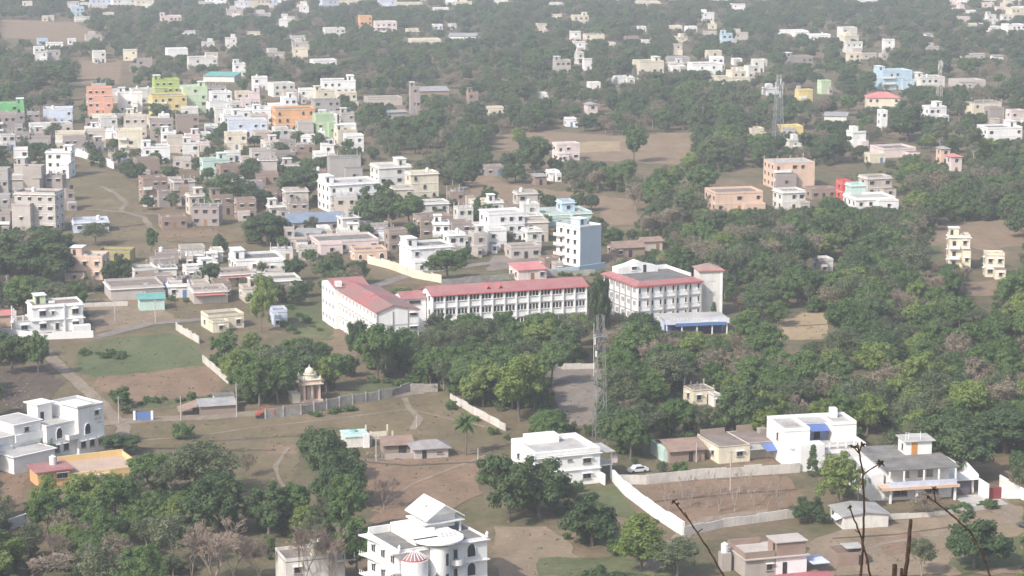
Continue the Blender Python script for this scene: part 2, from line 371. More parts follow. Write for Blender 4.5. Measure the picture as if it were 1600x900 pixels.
strip('footpath', [(205,690),(300,683),(400,668),(520,655),(640,640),(760,668)], 0.9, S_path)
strip('footpath', [(150,470),(190,490),(230,505)], 0.9, S_path)
strip('footpath', [(450,700),(430,730),(445,770)], 0.8, S_path)
strip('footpath', [(580,800),(640,760),(700,735),(760,712)], 0.9, S_tan)
strip('footpath', [(1290,880),(1380,850),(1480,836),(1600,812)], 1.2, S_path)
strip('footpath', [(740,300),(830,305),(980,330)], 1.2, S_path)
strip('earth_bank', [(200,700),(300,702),(430,705)], 1.0, S_dark)
strip('earth_bank', [(560,722),(640,728),(752,722)], 0.8, S_dark)
strip('earth_bank', [(120,352),(180,356),(228,350)], 1.2, S_dark)
strip('earth_bank', [(262,378),(330,380),(380,378)], 1.2, S_dark)
strip('earth_bank', [(1300,842),(1400,836),(1500,822)], 0.7, S_dark)
strip('earth_bank', [(1010,786),(1120,775),(1245,765)], 0.6, S_dark)
# ------------------------------------------------------------------ boundary walls
def wall(name, pts, hgt, mat, label, posts=0, th=0.25):
    P = [at(*p) for p in pts]; mb = MB(); root = link(name, None, loc=P[0]); cap = MB(); pm = []
    for a, b in zip(P, P[1:]):
        d = b-a; L = d.length; d = d.normalized(); nr = Vector((-d.y, d.x, 0))*th/2
        k = max(1, int(L/3.2))
        for j in range(k):
            q0 = a+d*(L*j/k)-P[0]; q1 = a+d*(L*(j+1)/k-0.0)-P[0]; z = hgt*(1+random.uniform(-.12,.10)); 
            mb.quadbox([q0-nr,q1-nr,q1+nr,q0+nr]+[c+Vector((0,0,z)) for c in (q0-nr,q1-nr,q1+nr,q0+nr)])
            if posts: pm.append((q0, z))
    mb.build('wall_panel', mat, root)
    if pm:
        me = MB().box(-.2,.2,-.2,.2,0,hgt*1.12).mesh('post', mat)
        for q, z in pm[:40]: link('post', me, root, q)
    return tag(root, label, 'wall')
wall('boundary_wall', [(276,516),(292,526),(311,537)], 1.9, M_boundary, 'pale boundary wall at the upper right corner of the green court', 1)
wall('boundary_wall', [(317,566),(336,582),(357,600)], 1.9, M_boundary, 'pale boundary wall along the right edge of the dirt court')
wall('boundary_wall', [(415,655),(470,648),(530,636),(612,622)], 2.2, M_wallgrey, 'long grey stained wall beside the small domed shrine', 1)
wall('boundary_wall', [(612,620),(640,612),(684,612)], 2.0, M_wallgrey, 'grey stone wall along the far edge of the middle field')
wall('boundary_wall', [(704,626),(740,648),(790,674)], 1.8, M_boundary, 'pale diagonal wall at the right end of the middle field')
wall('boundary_wall', [(958,752),(975,772),(1020,806),(1068,838)], 2.6, M_wframe, 'thick white wall running diagonally beside the brown orchard plot', 0, 0.5)
wall('boundary_wall', [(962,756),(1010,757),(1080,750),(1190,742),(1250,738)], 2.0, M_boundary, 'stained white wall along the far side of the orchard plot')
wall('boundary_wall', [(1068,838),(1130,824),(1262,806)], 1.7, M_boundary, 'low white wall along the near side of the orchard plot')
wall('boundary_wall', [(1562,760),(1600,782),(1640,806)], 2.2, M_wframe, 'white wall leading off to the right beyond the grey roofed house')
wall('boundary_wall', [(858,578),(930,576)], 1.3, M_boundary, 'low wall with white posts across the head of the school yard', 1)
wall('boundary_wall', [(575,412),(608,420),(645,434),(690,442)], 2.4, plaster(PC['cream'], .6), 'cream wall behind the red roofed school wing', 1)
wall('boundary_wall', [(100,240),(128,246),(150,254),(178,264)], 3.0, M_wframe, 'broken white wall beyond the white house on the left', 1)
wall('boundary_wall', [(690,446),(760,440),(850,432),(930,430)], 1.8, M_wallgrey, 'grey wall behind the long red roofed school block')
wall('boundary_wall', [(130,480),(200,478)], 1.2, M_boundary, 'low wall at the back of the dirt yard beside the pole')
wall('boundary_wall', [(-5,522),(60,531),(146,528)], 1.8, M_wframe, 'white compound wall in front of the white house with arched shades')
wall('boundary_wall', [(1385,812),(1455,808),(1550,795)], 1.0, M_boundary, 'low garden wall in front of the grey roofed white house')
wall('boundary_wall', [(855,432),(905,428),(945,420)], 2.4, plaster(PC['ltblue'], .5), 'pale wall at the foot of the tall blue sided building')
wall('boundary_wall', [(-10,832),(20,826),(42,818)], 2.2, M_wframe, 'white wall at the lower left edge beneath the trees')
# ------------------------------------------------------------------ building kit
WM = {}
M_pil2 = flat('grey_clutter_paint', (0.5,0.48,0.46), .8)
def win_mesh(w, h, style, fm, gm):
    key = ('w', round(w,2), round(h,2), style, fm.name, gm.name)
    if key in WM: return WM[key]
    mb = MB(); t = 0.09 if w > .8 else 0.045
    if style == 'one':                                    # far: frame, pane and shade together, too small to part
        mb.box(-w/2, w/2, -0.05, 0.1, -h/2, h/2, 1); mb.box(-w/2-.1, w/2+.1, -0.12, 0.1, -h/2-.1, -h/2, 0)
        mb.box(-w/2-.15, w/2+.15, -0.5, 0.1, h/2, h/2+.09, 0)
    elif style == 'arch':
        pts = [(-w/2,-.06,-h/2),(w/2,-.06,-h/2),(w/2,-.06,h*0.22)] + [(w/2*math.cos(a),-.06,h*.22+w*0.55*math.sin(a)) for a in (R(35),R(65),R(90),R(115),R(145))] + [(-w/2,-.06,h*.22)]
        mb.prism(pts, (0,.16,0), 1)
        for a, b in zip(pts[2:], pts[3:]): mb.bar((a[0],-.1,a[2]), (b[0],-.1,b[2]), .1, m=0)
        mb.box(-w/2-.08, w/2+.08, -.2, .1, -h/2-.12, -h/2, 0)
        for x in (-w/2, w/2): mb.box(x-.06, x+.06, -.14, .1, -h/2, h*.22, 0)
    else:
        for x0, x1, z0, z1 in ((-w/2, w/2, -h/2, -h/2+t), (-w/2, w/2, h/2-t, h/2), (-w/2, -w/2+t, -h/2+t, h/2-t), (w/2-t, w/2, -h/2+t, h/2-t)):
            mb.box(x0, x1, -.09, .1, z0, z1, 0)
        if w > 1.3: mb.box(-.03, .03, -.07, .1, -h/2+t, h/2-t, 0)
        mb.box(-w/2-.12, w/2+.12, -.22, .1, -h/2-.12, -h/2, 0)
    WM[key] = mb.mesh('window', [fm, gm]); return WM[key]
def simple_mesh(key, fn, mats, name):
    if key not in WM: WM[key] = fn(MB()).mesh(name, mats)
    return WM[key]
ROT = {'f': 0, 'l': -math.pi/2, 'r': math.pi/2, 'b': math.pi}
HOUSES = []                                              # visible rectangles and footprints, to keep trees off them
class House:
    def __init__(s, name, label, cat, px, py, rot, group=None, loc=None):
        p = loc if loc is not None else at(px, py)
        s.o = link(name, None, loc=p, rz=R(rot)); tag(s.o, label, cat, group); s.p = p; s.rot = R(rot); s.sc = scale_at(py)
    def world(s, x, y, z=0):
        c, k = math.cos(s.rot), math.sin(s.rot); return Vector((s.p.x+c*x-k*y, s.p.y+k*x+c*y, s.p.z+z))
    def box(s, name, x0, x1, y0, y1, z0, z1, mat, parent=None): return MB().box(x0,x1,y0,y1,z0,z1).build(name, mat, parent or s.o)
    def mb(s, name, mb, mat, parent=None): return mb.build(name, mat, parent or s.o)
    def block(s, x0, x1, y0, y1, z0, z1, mat, roof=None, par=0.9, name='wall', band=None, pmat=None, th=0.16, sides='flrb'):
        s.box(name, x0, x1, y0, y1, z0-(0.3 if z0 == 0 else 0), z1, mat)
        if roof is not None:
            ov = 0.02 if not band else 0.4
            s.box('roof', x0-ov, x1+ov, y0-ov, y1+ov, z1, z1+0.14, band if band else roof)
            if band: s.box('roof_surface', x0+.1, x1-.1, y0+.1, y1-.1, z1+.14, z1+.17, roof)
            if par:
                m = MB(); z = z1+.142; zt = z1+par; e = 0.01
                if 'f' in sides: m.box(x0-e, x1+e, y0-e, y0+th, z, zt)
                if 'b' in sides: m.box(x0-e, x1+e, y1-th, y1+e, z, zt)
                if 'l' in sides: m.box(x0-e, x0+th, y0+th, y1-th, z, zt)
                if 'r' in sides: m.box(x1-th, x1+e, y0+th, y1-th, z, zt)
                m.build('parapet', pmat or mat, s.o)
    def win(s, face, a, z, w=1.2, h=1.3, at_=0.0, style='std', frame=None, shade=True, parent=None, glass=None):
        fm = frame or M_frame; gm = glass or M_glass
        loc = {'f': (a, at_, z), 'b': (a, at_, z), 'l': (at_, a, z), 'r': (at_, a, z)}[face]
        o = link('window', win_mesh(w, h, style, fm, gm), s.o, loc, ROT[face])
        if style == 'std':
            link('pane', simple_mesh(('p', round(w,2), round(h,2), gm.name), lambda m: m.box(-w/2+.04, w/2-.04, -.04, .1, -h/2+.04, h/2-.04), gm, 'pane'), o)
            if shade: link('sunshade', simple_mesh(('s', round(w,2), round(h,2)), lambda m: m.box(-w/2-.2, w/2+.2, -.6, .1, h/2+.05, h/2+.15), M_wframe, 'sunshade'), o)
        return o
    def door(s, face, a, z0, w=1.0, h=2.1, at_=0.0, mat=None):
        loc = {'f': (a, at_, z0), 'b': (a, at_, z0), 'l': (at_, a, z0), 'r': (at_, a, z0)}[face]
        return link('door', simple_mesh(('d', w, h, (mat or M_wood).name), lambda m: m.box(-w/2, w/2, -.06, .1, 0, h), mat or M_wood, 'door'), s.o, loc, ROT[face])
    def balcony(s, x0, x1, y0, z, d=1.1, mat=None, rail=None):
        s.box('balcony', x0, x1, y0-d, y0-.003, z-.14, z, mat or M_wframe)
        m = MB(); m.box(x0, x1, y0-d, y0-d+.1, z+.002, z+.9); m.box(x0, x0+.1, y0-d+.1, y0-.004, z+.002, z+.9); m.box(x1-.1, x1, y0-d+.1, y0-.004, z+.002, z+.9)
        m.build('balcony_railing', rail or mat or M_wframe, s.o)
    def tank(s, x, y, z, mat=None, r=0.65, h=1.4, stand=0.0):
        m = MB(); m.lathe([(0,z+stand+h*1.12),(r*.35,z+stand+h*1.1),(r*.5,z+stand+h),(r,z+stand+h*.92),(r,z+stand),(0,z+stand)][::-1], 12)
        m.v = [(a+x, b+y, c) for a, b, c in m.v]
        if stand: 
            for dx in (-.5,.5):
                for dy in (-.5,.5): m.box(x+dx-.06, x+dx+.06, y+dy-.06, y+dy+.06, z, z+stand)
        m.build('water_tank', mat or M_tank, s.o)
    def mumty(s, x0, x1, y0, y1, z, mat, h=2.5, side=None):
        s.box('stair_room', x0, x1, y0, y1, z+.142, z+h, mat); s.box('stair_room_roof', x0-.3, x1+.3, y0-.3, y1+.3, z+h, z+h+.15, M_wframe if mat.name.startswith('paint') else M_roof)
        s.box('roof_door', x0+.3 if x1-x0 < 3 else x0+.6, (x0+.3 if x1-x0 < 3 else x0+.6)+.85, y0-.05, y0-.001, z+.15, z+2.0, M_dark)
    def gable(s, x0, x1, y0, y1, z, rise, mat, wmat=None, ov=0.5, th=0.1, axis='x', peak=0.5, name='roof'):
        """ridge along axis"""
        m = MB(); g = MB()
        if axis == 'x':
            ym = y0+(y1-y0)*peak
            for ya, yb in ((y0-ov, ym), (y1+ov, ym)):
                za = z-ov*rise/max(.1, abs(ym-(y0 if ya < ym else y1)))
                m.prism([(x0-ov, ya, za), (x1+ov, ya, za), (x1+ov, yb, z+rise), (x0-ov, yb, z+rise)], (0,0,th))
            for x in (x0, x1-.15): g.prism([(x, y0, z), (x, ym, z+rise-.02), (x, y1, z)], (.15,0,0))
        else:
            xm = x0+(x1-x0)*peak
            for xa in (x0-ov, x1+ov):
                za = z-ov*rise/max(.1, abs(xm-(x0 if xa < xm else x1)))
                m.prism([(xa, y0-ov, za), (xm, y0-ov, z+rise), (xm, y1+ov, z+rise), (xa, y1+ov, za)], (0,0,th))
            for y in (y0, y1-.15): g.prism([(x0, y, z), (xm, y, z+rise-.02), (x1, y, z)], (0,.15,0))
        m.build(name, mat, s.o)
        if wmat: g.build('gable', wmat, s.o)
    def hip(s, x0, x1, y0, y1, z, rise, mat, ov=0.5):
        a = min(x1-x0, y1-y0)/2; X0, X1, Y0, Y1 = x0-ov, x1+ov, y0-ov, y1+ov; a += ov*.6
        if x1-x0 >= y1-y0: r0, r1 = (X0+a, (Y0+Y1)/2, z+rise), (X1-a, (Y0+Y1)/2, z+rise)
        else: r0, r1 = ((X0+X1)/2, Y0+a, z+rise), ((X0+X1)/2, Y1-a, z+rise)
        c = [(X0,Y0,z),(X1,Y0,z),(X1,Y1,z),(X0,Y1,z)]; m = MB()
        if x1-x0 >= y1-y0: fs = ([c[0],c[1],r1,r0],[c[1],c[2],r1],[c[2],c[3],r0,r1],[c[3],c[0],r0])
        else: fs = ([c[0],c[1],r0],[c[1],c[2],r1,r0],[c[2],c[3],r1],[c[3],c[0],r0,r1])
        for f in fs: m.poly(f)
        m.box(X0, X1, Y0, Y1, z-.12, z-.002); m.build('roof', mat, s.o)

def gen(cx, yb, w, st, rot, col, fl, label, cat='house', group=None, name=None, depth=None, rnd=None):
    rr = rnd or random.Random(int(cx*7+yb*3)); sc = scale_at(yb)
    W_ = max(3.0, w/sc/(math.cos(R(rot))+0.15)); 
    D = depth or max(5.5, min(13, W_*rr.uniform(.65, .95)))
    if 'z' in fl: D = max(5.0, W_*.4)
    p = at(cx, yb); c, k = math.cos(R(rot)), math.sin(R(rot))
    loc = Vector((p.x - c*W_/2, p.y - k*W_/2, 0))
    H = House(name or ('shed' if 'S' in fl or 'G' in fl else 'house'), label, cat, cx, yb, rot, group, loc)
    mat = wallmat(col); sh = 3.1; zt = st*sh
    style = 'std' if sc > 5.2 else 'one'
    fm = M_frame if col in ('white','offwhite','cream') or rr.random() < .6 else M_wframe
    pitched = any(q in fl for q in 'GPS')
    roofm = {'g': M_roof, 'l': M_roofl, 'w': M_roofb}.get(next((q for q in fl if q in 'glw'), ''), rr.choice([M_roof, M_roofl, M_roofb]))
    if 'B' in fl: pm = M_blue_sheet
    elif 'R' in fl: pm = M_red_sheet
    elif 'T' in fl: pm = M_tile
    elif 'E' in fl: pm = M_teal_sheet
    else: pm = M_grey_sheet
    x0, x1, y0, y1 = 0, W_, 0, D
    if pitched:
        H.box('wall', x0, x1, y0, y1, -.3, zt, mat)
        if 'P' in fl: H.hip(x0, x1, y0, y1, zt+.13, min(D, W_)*.22, pm)
        elif 'G' in fl: H.gable(x0, x1, y0, y1, zt, D*.16, pm, mat)
        else: H.mb('roof', MB().prism([(x0-.4,y0-.5,zt+.05),(x1+.4,y0-.5,zt+.05),(x1+.4,y1+.4,zt+D*.10),(x0-.4,y1+.4,zt+D*.10)], (0,0,.08)), pm); H.mb('wall_top', MB().prism([(x0,y0+.02,zt),(x0,y1,zt),(x0,y1,zt+D*.09)], (.15,0,0)).prism([(x1-.15,y0+.02,zt),(x1-.15,y1,zt),(x1-.15,y1,zt+D*.09)], (.15,0,0)), mat)
    else:
        band = M_wframe if (sc > 4 and col not in ('brick','grey','concrete','brown','mauve') and rr.random() < .6) else None
        split = st >= 2 and 'q' not in fl and rr.random() < .45     # top storey smaller than the rest
        if split:
            f = rr.uniform(.45, .7); left = rr.random() < .5
            zl = (st-1)*sh
            a0, a1 = (x0, x0+W_*f) if left else (x1-W_*f, x1)
            H.block(x0, x1, y0, y1, 0, zl, mat, roofm, .9, band=band)
            H.block(a0+.02, a1-.02, y0+D*.25, y1-.02, zl+.172, zt, mat, roofm, .8, name='upper_wall')
            tops = (a0, a1, y0+D*.25, y1)
        else:
            H.block(x0, x1, y0, y1, 0, zt, mat, roofm, .9 if 'u' not in fl else .35, band=band); tops = (x0, x1, y0, y1)
            if st > 1 and 'u' not in fl:
                m = MB()
                for i in range(1, st): m.box(x0-.12, x1+.12, y0-.12, y1+.1, i*sh-.1, i*sh+.02)
                m.build('floor_band', M_wframe if col not in ('brick','grey','concrete','brown','mauve') else M_roofl, H.o)
        if 'm' in fl:
            mw = min(3.2, (tops[1]-tops[0])*.45); mx = tops[0]+(.3 if rr.random() < .5 else (tops[1]-tops[0])-mw-.3)
            H.mumty(mx, mx+mw, tops[2]+(tops[3]-tops[2])*.45, tops[3]-.2, zt, mat)
        if 't' in fl: H.tank(tops[0]+(tops[1]-tops[0])*rr.uniform(.2,.8), tops[2]+(tops[3]-tops[2])*.3, zt+.17, rr.choice([M_tank, M_tank, M_btank]), stand=.5)
        if 'u' in fl:
            for i in range(4):
                for yy in (y0+.2, y1-.2): H.box('bare_column', x0+.2+(W_-.4)*i/3-.12, x0+.2+(W_-.4)*i/3+.12, yy-.12, yy+.12, zt+.15, zt+rr.uniform(.8, 2.2), M_roofl)
    if not pitched and 'z' not in fl and rr.random() < .6:
        aw = W_*rr.uniform(.3,.6); ad = rr.uniform(2,4); ax = rr.choice([x0, x1-aw]); az = sh*max(1, st-1)*rr.choice([.85,1]) - .25
        am = mat if rr.random() < .6 else wallmat(rr.choice(['offwhite','pinkgrey','beige','mauve']))
        H.block(ax+.01, ax+aw-.01, -ad, -.13, 0, az, am, rr.choice([M_roof, M_roofl, M_roofb]), rr.choice([0,.6,.8]), name='front_wing')
        H.win('f', ax+aw*.5, az*.55, 1.0, 1.1, -ad, style, fm)
    if not pitched and rr.random() < .5:
        for _ in range(rr.randint(1,3)): cxx, cyy = rr.uniform(x0+.8, x1-1.8), rr.uniform(D*.3, D*.4); H.box('roof_clutter', cxx, cxx+rr.uniform(.5,1.2), cyy, cyy+rr.uniform(.4,.9), (zt if not (not pitched and split) else tops and zt-sh)+.16, (zt if not split else zt-sh)+rr.uniform(.5,1.0), rr.choice([M_roofl, M_pil2, M_roof])) if not split else None
    if 'n' not in fl:
        for f in range(st):
            z = f*sh+1.75; n = max(1, int(round(W_/3.3))); yo = 0.0
            if not pitched and split and f == st-1:
                xa, xb, yo = tops[0], tops[1], tops[2]; n = max(1, int((xb-xa)/3))
            else: xa, xb = x0, x1
            for i in range(n):
                a = xa+(xb-xa)*(i+.5)/n
                if f == 0 and i == n//2: H.door('f', a, 0, 1.1, 2.2, yo, rr.choice([M_wood, M_dark, M_bluepaint])); continue
                if rr.random() < (.1 if sc > 4.6 else .42): continue
                if 'b' in fl and f > 0 and i < max(1, n//2): H.door('f', a, f*sh+.02, 1.0, 2.1, yo, M_dark); continue
                H.win('f', a, z, rr.choice([1.1, 1.1, 1.5]), 1.2, yo, 'arch' if 'A' in fl else style, fm)
            nl = max(1, int(D/4)) if sc > 3.4 else 0
            for i in range(nl):
                if 'x' in fl: break
                if not pitched and split and f == st-1: continue
                side = 'l' if (cx > 420 or rot > 14) else 'r'
                H.win(side, D*(i+.5)/nl, z, 1.1, 1.2, x0 if side == 'l' else x1, style, fm)
            if 'b' in fl and f > 0 and not (split and f == st-1): H.balcony(x0, x0+W_*max(1, n//2)/n, y0, f*sh, 1.2, None if col != 'orange' else mat)
    HOUSES.append((cx-w/2, cx+w/2, yb, yb-zt*sc, D*sc*.22, yb-(.42*zt*sc if yb < 130 else .25*zt*sc if yb < 260 else .12*zt*sc)))
    return H
